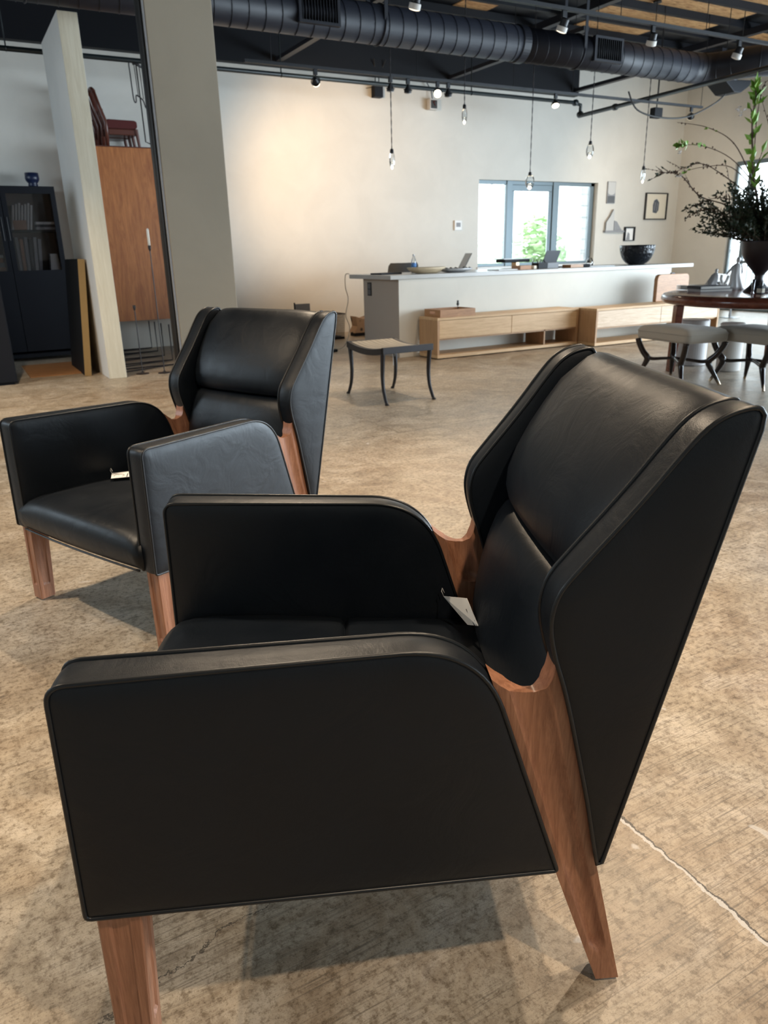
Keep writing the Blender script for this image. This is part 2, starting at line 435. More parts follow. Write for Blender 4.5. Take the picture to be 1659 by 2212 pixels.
# right wall: glazed bay seen at the frame edge, long shop windows further along
b = MB(); b.box(XR, 9.86, 0, XR + .2, YW, HC); b.box(XR, 7.6, 2.64, XR + .2, 9.86, HC); b.box(XR, 6.6, 0, XR + .2, 7.6, HC)
b.box(XR, -6.2, 2.9, XR + .2, 6.6, HC); b.box(XR, -6.2, 0, XR + .2, 6.6, 0.25); b.box(XR, -6.2, 0.25, XR + .2, -5.0, 2.9)
struct(b.build('wall_right', 'wall'))
b = MB(); b.box(-5.2, -6.4, 0, XR + .2, -6.2, HC)
struct(b.build('wall_front', 'wall'))
struct(box('wall_left', 'wall', -5.4, -6.4, 0, -5.2, YW, HC))
b = MB(); b.box(-5.4, -6.4, HC, XR + .2, YW + .2, HC + 0.1); struct(b.build('ceiling', 'black'))
b = MB(); b.box(8.5, 6.6, HC - 0.012, 10.7, 9.0, HC - 0.001); b.box(8.7, 9.0, HC - 0.012, 10.0, 9.6, HC - 0.001)
b.box(6.55, 9.2, HC - 0.012, 7.1, 9.6, HC - 0.001); b.box(11.7, 8.2, HC - 0.012, 12.5, 9.0, HC - 0.001)
struct(b.build('ceiling_plywood', 'osb'))
# black header along the top of the back wall
b = MB(); b.box(-5.19, 10.98, 3.705, 10.20, YW - .001, HC - 0.001)
struct(b.build('ceiling_header', 'black', bevel=0.004))
# joists and cross beams
for i, yy in enumerate((4.7, 5.3, 5.9, 6.5, 7.12, 7.73, 8.34, 8.96, 9.56, 10.2)):
    struct(box('ceiling_joist', 'black', -4.5, yy - 0.03, HC - 0.105, XR - .01, yy + 0.03, HC - 0.013))
for xx in (3.2, 7.93, 11.0):
    struct(MB().bar((xx, 4.0, HC - .15), (xx, 10.97, HC - .15), 0.10, 0.09).build('ceiling_beam', 'duct'))
for xx in (4.6, 7.5, 10.1):
    struct(MB().bar((xx, 8.0, 3.78), (xx, 10.97, 3.78), 0.09, 0.05).build('ceiling_channel', 'duct'))

# ---- window of the back wall
win = struct(thing('window_1', None, None, (0, 0, 0)))
b = MB(); yf = YW + .09
b.box(wx0, yf, wz1 - 0.06, wx1, yf + 0.06, wz1); b.box(wx0, yf, wz0, wx1, yf + 0.06, wz0 + 0.05)
b.box(wx0, yf, wz0, wx0 + 0.025, yf + 0.06, wz1); b.box(wx1 - 0.09, yf, wz0, wx1, yf + 0.06, wz1)
for xm, w in ((8.90, 0.12), (9.97, 0.14)): b.box(xm - w / 2, yf - 0.02, wz0, xm + w / 2, yf + 0.07, wz1)
b.box(8.965, yf + 0.005, wz1 - 0.16, 9.895, yf + 0.055, wz1 - 0.061); b.box(8.965, yf + 0.005, wz0 + .051, 9.02, yf + 0.055, wz1 - 0.161)
b.box(9.84, yf + 0.005, wz0 + .051, 9.895, yf + 0.055, wz1 - 0.161)
b.build('window_frame', 'frame_metal', win, bevel=0.004)
box('window_sill', 'white', wx0 - 0.02, YW - .02, wz0 - 0.035, wx1 + 0.02, YW + .088, wz0 - 0.001, win, bevel=0.004)
for xa, xb in ((wx0 + 0.03, 8.83), (9.03, 9.83), (10.05, wx1 - 0.10)):
    box('pane', 'pane', xa, yf + 0.028, wz0 + 0.055, xb, yf + 0.034, wz1 - 0.165 if xa > 9 and xa < 9.1 else wz1 - .065, win)
# ---- window of the right wall, glazed to the floor
win = struct(thing('window_2', None, None, (0, 0, 0)))
b = MB(); xf = XR + .04
for ym, w in ((9.83, 0.04), (9.55, 0.07), (8.5, 0.07), (7.63, 0.04)): b.box(xf, ym - w / 2, 0.001, xf + 0.07, ym + w / 2, 2.639)
b.box(xf, 7.65, 2.57, xf + 0.07, 9.81, 2.639); b.box(xf, 7.65, 0.001, xf + 0.07, 9.81, 0.07); b.box(xf, 7.65, 0.86, xf + 0.07, 9.515, 0.91)
b.build('window_frame', 'frame_metal', win, bevel=0.004)
for ya, yb in ((9.59, 9.80), (8.54, 9.51), (7.66, 8.46)):
    box('pane', 'pane', xf + 0.03, ya, 0.071, xf + 0.036, yb, 2.569, win)

# ---- column, partition
b = MB(); b.box(1.72, 6.70, 0, 2.262, 6.93, HC - 0.015); col = b.build('column', 'column', bevel=0.006); struct(col)
struct(box('trim_1', 'column_side', 1.703, 6.705, 0.001, 1.7195, 6.82, HC - 0.02, bevel=0.002))
struct(MB().tube([(1.680, 6.74, 0.002), (1.680, 6.74, HC - 0.02)], 0.024, 12).build('trim_2', 'dark_cable', smooth=True))
b = MB(); b.box(1.34, 8.36, 0, 1.52, 9.60, 3.38)
part = b.build('partition', 'partition', bevel=0.004); part.data.materials.append(M_['partition_face']); struct(part)
for p in part.data.polygons:
    if abs(p.normal.x) > 0.9: p.material_index = 1

# ================================================================== OUTDOORS (seen through the windows)
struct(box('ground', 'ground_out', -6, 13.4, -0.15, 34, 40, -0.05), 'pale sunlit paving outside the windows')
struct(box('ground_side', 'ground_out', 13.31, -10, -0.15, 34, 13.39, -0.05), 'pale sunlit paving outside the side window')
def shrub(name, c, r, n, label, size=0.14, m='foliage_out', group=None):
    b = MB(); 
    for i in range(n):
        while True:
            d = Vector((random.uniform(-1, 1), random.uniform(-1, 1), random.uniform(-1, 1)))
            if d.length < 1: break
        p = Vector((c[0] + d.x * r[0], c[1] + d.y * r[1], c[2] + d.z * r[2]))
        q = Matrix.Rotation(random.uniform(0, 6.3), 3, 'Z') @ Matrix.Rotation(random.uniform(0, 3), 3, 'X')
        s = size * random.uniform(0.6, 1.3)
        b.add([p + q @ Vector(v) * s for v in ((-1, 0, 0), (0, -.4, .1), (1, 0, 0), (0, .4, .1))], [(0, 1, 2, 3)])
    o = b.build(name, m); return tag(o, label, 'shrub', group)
shrub('garden_shrub', (11.6, 15.0, 0.78), (.70, 0.6, 0.80), 700, 'sunlit green shrub outside the left pane of the back window', group='shrubs outside the back window')
shrub('garden_shrub', (13.0, 15.2, 1.0), (.69, 0.6, 1.0), 800, 'taller sunlit green shrub outside the middle pane of the back window', group='shrubs outside the back window')
shrub('garden_shrub', (14.5, 15.4, 0.7), (.70, 0.6, 0.70), 600, 'low sunlit green shrub outside the right pane beside the stone pillar', group='shrubs outside the back window')
t = thing('slatted_fence', 'pale horizontal slatted fence outside behind the shrubs', 'fence', (12.4, 16.6, 0))
b = MB()
for k in range(11): b.box(-5, -0.012, 0.12 + k * 0.12, 7, 0.012, 0.17 + k * 0.12)
b.build('slats', 'lit_stone', t)
for xx in (-3.9, -1.2, 1.6, 4.9): box('post', 'frame_metal', xx - 0.04, -0.06, -0.05, xx + 0.04, -0.013, 1.5, t)
b = MB(); random.seed(3)
for k in range(16):
    z = -0.05 + k * 0.24; o_ = random.uniform(-.03, .03)
    for j in range(2):
        b.box(12.86 + j * 0.31 + o_ + 0.01, 13.6 + random.uniform(-.03, 0.01), z + 0.008, 12.86 + (j + 1) * 0.31 + o_ - 0.01, 14.0, z + 0.232)
b.box(12.89, 13.63, -0.05, 13.45, 13.98, 3.79)
tag(b.build('stone_pillar', 'lit_stone', bevel=0.02), 'pale stacked stone pillar outside the right pane of the back window', 'pillar')
t = thing('street_pole', 'thin dark outdoor pole with a small sign seen through the left window pane', 'pole', (15.6, 20.5, 0))
MB().tube([(0, 0, -0.05), (0, 0, 4.4)], 0.035, 8).build('pole', 'iron', t)
box('sign', 'grey_art', 0.04, -0.02, 2.9, 0.45, 0.0, 3.15, t)
t = thing('outdoor_railing', 'pale metal railing outside the right wall window', 'railing', (15.2, 8.6, 0))
b = MB()
for k in range(34): b.box(-0.01, -2.4 + k * 0.14, 0.0, 0.01, -2.38 + k * 0.14, 1.05)
b.build('baluster_run', 'frame_metal', t)
box('handrail', 'frame_metal', -0.03, -2.5, 1.05, 0.03, 2.4, 1.10, t)

# ================================================================== OVERHEAD: duct, pipes, tracks, lamps, pendants
duct = thing('ventilation_duct', 'long black spiral duct running under the ceiling', 'air duct', (0, 7.7, 3.42))
R_ = 0.176
def duct_run(x0, x1, r):
    b = MB(); b.lathe([(r, x0), (r, x1)], (0, 0, 0), 40, 'x')
    k = int((x1 - x0) / 0.165)
    for i in range(k):
        x = x0 + (i + 0.5) * (x1 - x0) / k
        # spiral lock seam: one turn of helix per pitch
        b.tube([(x + 0.10 * (j / 24 - .5) * 1.0, (r + 0.001) * math.cos(2 * PI * j / 24), (r + 0.001) * math.sin(2 * PI * j / 24)) for j in range(25)], 0.0045, 5)
    return b
duct_run(-4.5, 6.14, R_ + 0.004).build('duct_section', 'duct', duct, smooth=True)
duct_run(6.24, 9.15, R_).build('duct_section', 'duct', duct, smooth=True)
MB().lathe([(R_, 6.13), (R_ + 0.016, 6.14), (R_ + 0.016, 6.24), (R_, 6.25)], (0, 0, 0), 40, 'x').build('flange', 'duct', duct)
ep = smooth_path([(9.05, 0, 0), (9.20, -.005, 0), (9.36, -.08, 0), (9.46, -.26, 0), (9.52, -.48, 0), (9.64, -.66, 0), (9.82, -.735, 0), (9.98, -.74, 0)], 5)
MB().tube(ep, R_ + .002, 40, cap=False).build('elbow', 'duct', duct, smooth=True)
for q in (7, 13, 18, 24, 29):      # seams of the elbow gores
    d = (ep[q + 1] - ep[q - 1]).normalized(); sd = Vector((0, 0, 1)); rt = d.cross(sd).normalized()
    MB().tube([ep[q] + rt * (R_ + .003) * math.cos(2 * PI * k / 36) + sd * (R_ + .003) * math.sin(2 * PI * k / 36) for k in range(36)], .006, 6, closed=True).build('elbow_seam', 'duct', duct, smooth=True)
b = duct_run(9.96, XR - .02, R_).build('duct_section', 'duct', duct, smooth=True); b.location.y = -0.74
for xa, xb, w in ((3.42, 3.80, 0), (7.22, 7.62, 0)):
    fr = MB()
    za, zb, yy = -0.09, 0.125, -R_ - 0.02
    fr.box(xa - .03, yy, za - .025, xb + .03, yy + .05, za); fr.box(xa - .03, yy, zb, xb + .03, yy + .05, zb + .025)
    fr.box(xa - .03, yy, za, xa, yy + .05, zb); fr.box(xb, yy, za, xb + .03, yy + .05, zb)
    g = fr.build('vent_frame', 'duct', duct)
    b = MB(); b.box(xa, yy + .03, za, xb, yy + .045, zb)
    for k in range(12): b.box(xa + .01 + k * (xb - xa) / 12, yy + .006, za, xa + .016 + k * (xb - xa) / 12, yy + .03, zb)
    b.build('louvre', 'black', g)
for xx in (4.35, 7.05, 1.0):
    b = MB(); b.tube([(xx, (R_ + .006) * math.cos(t), (R_ + .006) * math.sin(t)) for t in [2 * PI * j / 30 for j in range(30)]], 0.01, 6, closed=True)
    b.box(xx - .02, -R_ - .012, 0, xx + .02, -R_ - .004, 0.86); b.box(xx - .02, R_ + .004, 0, xx + .02, R_ + .012, 0.86)
    b.build('hanger_strap', 'duct', duct)

# sprinkler pipe
t = thing('sprinkler_pipe', 'black painted sprinkler pipe along the back wall, turning towards the camera', 'pipe', (0, 0, 0))
b = MB(); b.tube([(-4.5, 9.72, 3.325), (8.94, 9.72, 3.325)], 0.027, 12); b.tube([(8.94, 9.72, 3.325), (9.08, 9.72, 3.30), (9.08, 9.72, 3.16)], 0.027, 12)
b.build('main_run', 'pipe', t, smooth=True)
b = MB(); b.tube([(9.08, 9.74, 3.15), (8.62, 2.6, 3.15)], 0.030, 12); b.build('branch_run', 'pipe', t, smooth=True)
for p in ((8.97, 9.72, 3.325), (9.08, 9.72, 3.17), (9.04, 8.95, 3.15), (8.74, 6.0, 3.15)):
    MB().lathe([(0.040, -.035), (0.045, -.02), (0.045, .02), (0.040, .035)], p, 14, 'y').build('coupling', 'pipe', t, smooth=True)
for xx in (4.1, 7.0, 1.0):
    MB().tube([(xx, 9.72, 3.35), (xx, 9.72, HC - .001)], 0.008, 6).tube([(xx, 9.72 + .029 * math.cos(q), 3.325 + .029 * math.sin(q)) for q in [2 * PI * j / 14 for j in range(14)]], 0.004, 5, closed=True).build('hanger', 'pipe', t)
# tracks
def track(label, x0, x1, y, z, ztop, hang):
    t = thing('lighting_track', label, 'lighting track', (0, y, z), group='black lighting tracks')
    b = MB(); b.box(x0, -.018, -.01, x1, .018, .012); b.box(x0, -.018, -.018, x1, -.008, -.01); b.box(x0, .008, -.018, x1, .018, -.01)
    b.build('rail', 'matte_black', t)
    for xx in hang:
        MB().tube([(xx, 0, .012), (xx, 0, ztop - z)], 0.004, 6).build('suspension_rod', 'matte_black', t)
    return t
track('rear black lighting track in front of the back wall', 3.1, 10.13, 8.30, 3.115, HC - .02, (3.4, 5.2, 6.62, 7.6, 9.2, 10.1))
track('front black lighting track crossing the ceiling at upper right', -1.5, 10.9, 5.95, 3.245, HC - .27, (1.2, 3.0, 4.9, 6.0, 7.2, 8.9))

def lamp_head(name, label, loc, aim_to, lit, style, group, power=0.0, ang=60):
    colr = (1.0, 0.66, 0.36) if power > 150 else WARM
    t = thing(name, label, 'spotlight', loc, 0, group)
    MB().box(-.022, -.014, -.055, .022, .014, 0.0).build('track_adapter', 'matte_black', t, bevel=0.003)
    d = (Vector(aim_to) - Vector(loc)).normalized(); side = d.cross(Vector((0, 0, 1))).normalized() if abs(d.z) < .98 else Vector((1, 0, 0))
    c = Vector((0, 0, -0.115))
    up = side.cross(d).normalized()
    def fr(p): return c + side * p[0] + up * p[1] + d * p[2]
    k = 20
    if style == 'gimbal':
        b = MB(); b.tube([(0, 0, -.05), tuple(c + Vector((0, 0, .042)))], 0.007, 8)
        b.tube([fr((0.048 * math.cos(q), 0.048 * math.sin(q), 0)) for q in [2 * PI * j / 24 for j in range(24)]], 0.005, 6, closed=True)
        b.build('gimbal_ring', 'matte_black', t, smooth=True)
        prof = [(0.016, -.055), (0.026, -.03), (0.040, 0.0), (0.044, 0.022), (0.042, 0.030)]
    else:
        b = MB(); b.tube([(0, 0, -.05), tuple(c + side * .0 - d * .045)], 0.008, 8); b.build('swivel_arm', 'steel', t, smooth=True)
        prof = [(0.022, -.06), (0.036, -.05), (0.037, 0.0), (0.044, 0.004), (0.046, 0.05)]
    b = MB(); rows = [[fr((r * math.cos(2 * PI * j / k), r * math.sin(2 * PI * j / k), z)) for j in range(k)] for r, z in prof]
    b.grid(rows, True); b.f.append(list(range(k))[::-1]); body = b.build('lamp_housing', 'matte_black', t, smooth=False)
    r, z = prof[-1]
    if style != 'gimbal':
        b = MB(); b.grid([[fr((rr * math.cos(2 * PI * j / k), rr * math.sin(2 * PI * j / k), zz)) for j in range(k)] for rr, zz in ((r + .0005, z - .042), (r + .003, z - .04), (r + .003, z + .001), (r - .004, z + .001))], True); b.build('bezel', 'stone_white', body, smooth=False)
    b = MB(); b.grid([[fr((rr * math.cos(2 * PI * j / k), rr * math.sin(2 * PI * j / k), zz)) for j in range(k)] for rr, zz in ((r, z - .012), (r + .001, z), (r * .8, z + .006), (r * .4, z + .009), (0.0005, z + .010))], True)
    b.build('bulb_face', 'lamp_on' if lit == 2 else ('lamp_dim' if lit == 1 else 'stone_white'), t, smooth=True)
    if power:
        s_ = spot('bulb_light', (0, 0, 0), (0, 0, -1), power, colr, ang, 0.9, 0.035)
        s_.parent = t; s_.location = fr((0, 0, z + .02)); s_.rotation_euler = d.to_track_quat('-Z', 'Y').to_euler()
    return t
RG = 'gimbal lamps on the rear track'; FG = 'cylinder lamps on the front track'
zt = 3.115 - .019
for lab, x, tgt, lit, pw, ang in (
    ('lit gimbal lamp on the rear track, leftmost', 3.90, (5.75, 11.1, 2.05), 2, 250, 90),
    ('gimbal lamp on the rear track beside the leftmost pendant cord', 4.84, (4.9, 8.8, 1.0), 0, 0, 0),
    ('unlit gimbal lamp on the rear track, right of the leftmost pendant cord', 5.075, (5.2, 8.9, 1.2), 0, 0, 0),
    ('bright lit gimbal lamp above the reception counter, facing the room', 5.485, (3.0, 4.0, 0.2), 2, 46, 60),
    ('gimbal lamp on the rear track just right of the bright one', 5.637, (5.9, 8.8, 1.2), 0, 0, 0),
    ('lit gimbal lamp on the rear track, above the window', 7.316, (6.6, 6.8, 0.3), 2, 60, 60),
    ('gimbal lamp on the rear track near the room corner', 9.907, (12.4, 11.1, 1.6), 1, 120, 100)):
    lamp_head('track_lamp', lab, (x, 8.30, zt), tgt, lit, 'gimbal', RG, pw, ang)
zt = 3.245 - .019
for lab, x, tgt, lit, pw, ang in (
    ('cylinder lamp on the front track at the top edge, leftmost', 3.72, (3.5, 7.0, 0.2), 1, 60, 70),
    ('cylinder lamp on the front track with glowing face, second from left', 5.294, (4.9, 7.1, 0.5), 1, 55, 60),
    ('cylinder lamp on the front track in front of the plywood', 6.441, (6.8, 7.2, 0.0), 0, 40, 60),
    ('cylinder lamp on the front track over the duct elbow, rightmost', 7.731, (7.3, 7.0, 0.2), 0, 40, 60)):
    lamp_head('cylinder_track_lamp', lab, (x, 5.95, zt), tgt, lit, 'cyl', FG, pw, ang)

# pendants over the counter
def pendant(x, ztop, zbot, label, wide):
    t = thing('pendant_lamp', label, 'pendant lamp', (x, 8.2, HC - .02), 0, 'glass pendants above the counter')
    L = HC - .02
    MB().lathe([(0.055, -.02), (0.055, 0.0)], (0, 0, 0), 20).build('ceiling_canopy', 'matte_black', t)
    b = MB(); n = 60; z0 = ztop - L + .02
    for ph in (0, PI):
        b.tube([(0.004 * math.cos(ph + i * 1.1), 0.004 * math.sin(ph + i * 1.1), -.02 + (z0 + .02) * i / n) for i in range(n + 1)], 0.0035, 5)
    b.build('cord', 'iron', t, smooth=True)
    h = ztop - zbot; w = wide
    MB().lathe([(0.006, z0 + .02), (0.018, z0 + .015), (0.022, z0 - .008), (0.020, z0 - .03)], (0, 0, 0), 16).build('socket', 'matte_black', t, smooth=True)
    b = MB(); b.lathe([(0.018, z0 - .012), (w * .72, z0 - .03), (w * .98, z0 - h * .35), (w, z0 - h * .55), (w * .85, z0 - h * .75), (w * .62, z0 - h * .86)], (0, 0, 0), 8)
    b.build('glass_shade', 'clear', t)
    b = MB(); b.lathe([(w * .50, z0 - h * .60), (w * .62, z0 - h * .70), (w * .60, z0 - h * .85), (w * .35, z0 - h * .97), (0.001, z0 - h)], (0, 0, 0), 16)
    b.build('glass_core', 'clear', t, smooth=True)
    b = MB(); b.lathe([(0.001, z0 - h * .74), (w * .38, z0 - h * .80), (w * .42, z0 - h * .89), (w * .2, z0 - h * .96), (0.001, z0 - h * .97)], (0, 0, 0), 14)
    b.build('bulb', 'lamp_pendant', t, smooth=True)
for a in ((4.785, 2.303, 2.100, 'slim lit glass pendant lowest on the left, over the counter end', .034), (5.806, 2.825, 2.625, 'slim lit glass pendant hung highest, second from left', .034),
          (6.855, 2.112, 1.915, 'broad faceted glass pendant in front of the window, hung lowest', .058), (7.874, 2.519, 2.315, 'oval lit glass pendant, fourth from left above the window', .050),
          (8.918, 2.242, 2.032, 'slim lit glass pendant rightmost, before the wall pictures', .032)):
    pendant(*a)

# wall-mounted boxes
def WALLP(x, z): return (x * YW / 9.05, YW - .062, 1.2 + (z - 1.2) * YW / 9.05)
t = thing('wall_speaker', 'small black box speaker hung under conduits near the rear track', 'speaker', WALLP(5.06, 3.09))
MB().box(-.075, -.05, -.09, .075, .06, .07).build('speaker_body', 'black', t, bevel=0.008)
MB().tube([(-.03, 0, .07), (-.03, 0, .20), (-.10, -.1, .40)], 0.008, 6).tube([(.03, 0, .07), (.03, 0, .20), (.10, -.1, .40)], 0.008, 6).tube([(-.07, .03, 0.05), (-.2, .08, .03), (-.26, .095, -.06)], 0.005, 6).build('conduit', 'dark_cable', t, smooth=True)
t = thing('junction_box', 'open white junction box on the upper back wall with red wires', 'junction box', WALLP(5.87, 2.99))
MB().box(-.075, -.045, -.075, .075, .048, .075).build('box_body', 'stone_white', t, bevel=0.004)
MB().box(-.058, -.048, -.058, .058, -.0455, .058).build('dark_opening', 'dark_cable', t)
MB().tube([(-.02, -.05, .04), (.0, -.055, .01), (.02, -.05, -.02)], 0.007, 6).tube([(.02, -.05, .05), (.0, -.055, .03)], 0.006, 6).build('wires', 'red_fabric', t)
MB().tube([(0, 0, .075), (-.02, 0.01, .20), (-.12, 0.0, .32), (-.10, -.05, .40)], 0.009, 8).build('conduit', 'grey_plastic', t, smooth=True)
t = thing('hanging_speaker', 'small black box hung on a rod before the right end of the back wall', 'speaker', (9.85, 8.9, 3.11))
MB().box(-.085, -.05, -.07, .085, .05, .07).build('speaker_body', 'black', t, bevel=0.008)
MB().tube([(0, 0, .07), (0, 0, 1.18)], 0.008, 6).build('rod', 'matte_black', t)
t = thing('ceiling_speaker', 'black angled speaker under the duct elbow at the right', 'speaker', (10.25, 8.0, 3.32))
MB().prism([(-.28, .06), (.30, .09), (.28, 0.02), (.10, -.08), (-.04, -.08)], 'y', -.16, .16).build('speaker_body', 'black', t, bevel=0.008)
MB().tube([(-.1, 0, .06), (-.1, 0, .97)], 0.006, 6).tube([(.2, 0, .08), (.2, 0, .97)], 0.006, 6).build('hanging_rod', 'matte_black', t)
b = MB().tube(smooth_path([(8.56, 8.25, 3.20), (8.7, 8.2, 2.98), (9.1, 8.15, 2.90), (9.6, 8.1, 2.93), (10.0, 8.0, 3.10), (10.22, 8.0, 3.235)], 8), 0.011, 8)
tag(b.build('slack_cable', 'dark_cable', smooth=True), 'black slack cable looping below the duct elbow to the angled speaker', 'cable')

# ================================================================== THE TWO WING ARMCHAIRS
def round_poly(pts, step=0.02):
    """pts: (x, z, cut) - corners rounded by a quadratic arc, straight runs subdivided"""
    n = len(pts); out = []
    for i in range(n):
        a, b, c = Vector(pts[i - 1][:2]), Vector(pts[i][:2]), Vector(pts[(i + 1) % n][:2]); d = pts[i][2]
        p, q = b + (a - b).normalized() * d, b + (c - b).normalized() * d
        k = 3 if d < 0.01 else (6 if d < 0.05 else 12)
        for j in range(k + 1):
            t = j / k; out.append(p * (1 - t) ** 2 + b * 2 * t * (1 - t) * 0.96 + (p + q) * t * (1 - t) * 0.04 + q * t * t)
        nx = Vector(pts[(i + 1) % n][:2]); dn = pts[(i + 1) % n][2]; e = nx + (b - nx).normalized() * dn
        L = (e - q).length; m_ = int(L / step)
        for j in range(1, m_): out.append(q + (e - q) * j / m_)
    return out

def padded_panel(outline, yo, yi, s, puff=0.007, centre=None):
    """upholstered slab: outline in xz, outer and inner faces at yo(x,z), yi(x,z), mirrored by s"""
    n = len(outline); c = Vector(centre) if centre else sum(outline, Vector((0, 0))) / n
    segs = [(outline[i], outline[(i + 1) % n]) for i in range(n)]
    def dist(q):
        best = 9
        for a, b in segs:
            ab = b - a; t = max(0, min(1, (q - a).dot(ab) / max(ab.length_squared, 1e-12))); best = min(best, (q - a - ab * t).length)
        return best
    ks = (0.0, 0.006, 0.015, 0.03, 0.05, 0.08, 0.13, 0.22, 0.38, 0.6, 0.82)
    vs = []; fs = []; rs = []
    def ring(k, face):
        st = len(vs)
        for p in outline:
            q = p + (c - p) * k; d = dist(q); h = puff * (1 - math.exp(-d / 0.016)) - (0.003 if k == 0 else 0)
            y = yo(q.x, q.y) + h if face > 0 else yi(q.x, q.y) - h
            vs.append((q.x, s * y, q.y))
        rs.append(st)
    for k in ks[::-1]: ring(k, 1)
    for f in (-.10, .25, .5, .75, 1.10):
        st = len(vs)
        for p in outline:
            o = p + (p - c).normalized() * (0.0025 * (1 - abs(2 * min(max(f, 0), 1) - 1) ** 3))
            y = yo(p.x, p.y) - 0.003; y2 = yi(p.x, p.y) + 0.003; f_ = min(max(f, 0), 1)
            vs.append((o.x, s * (y + (y2 - y) * (0.06 + 0.88 * f_)), o.y))
        rs.append(st)
    for k in ks: ring(k, -1)
    for a, b in zip(rs, rs[1:]):
        for i in range(n): fs.append((a + i, a + (i + 1) % n, b + (i + 1) % n, b + i))
    for r0, f in ((rs[0], 1), (rs[-1], -1)):
        k = len(vs); vs.append((c.x, s * ((yo(c.x, c.y) + puff) if f > 0 else (yi(c.x, c.y) - puff)), c.y))
        for i in range(n): fs.append((r0 + i, r0 + (i + 1) % n, k))
    mb = MB(); mb.add(vs, fs)
    pip = []
    for f in (1, -1):
        t = MB(); t.tube([(q.x, s * ((yo(q.x, q.y) + 0.0005) if f > 0 else (yi(q.x, q.y) - 0.0005)), q.y) for q in outline], 0.0037, 8, closed=True); pip.append(t)
    return mb, pip

ARM = [(0.297, 0.6785, 0.026), (-0.284, 0.6655, 0.115), (-0.421, 0.232, 0.006), (0.303, 0.290, 0.008)]
WING = [(-.487, .240), (-.4725, .310), (-.459, .378), (-.438, .469), (-.422, .537), (-.4085, .588), (-.394, .634), (-.3850, .675), (-.3845, .708), (-.395, .744), (-.425, .784),
        (-.468, .836), (-.506, .884), (-.544, .935), (-.573, .969), (-.600, .987), (-.628, .9945), (-.641, .993)]
def wing_outline():
    a = [Vector((p.x, p.y)) for p in smooth_path([(x, z, 0) for x, z in WING], 3)]
    a.append(Vector((-.6475, .985)))
    A, B = Vector((-.6465, .965)), Vector((-.495, .243))
    a += [A + (B - A) * i / 30 for i in range(31)]
    return a

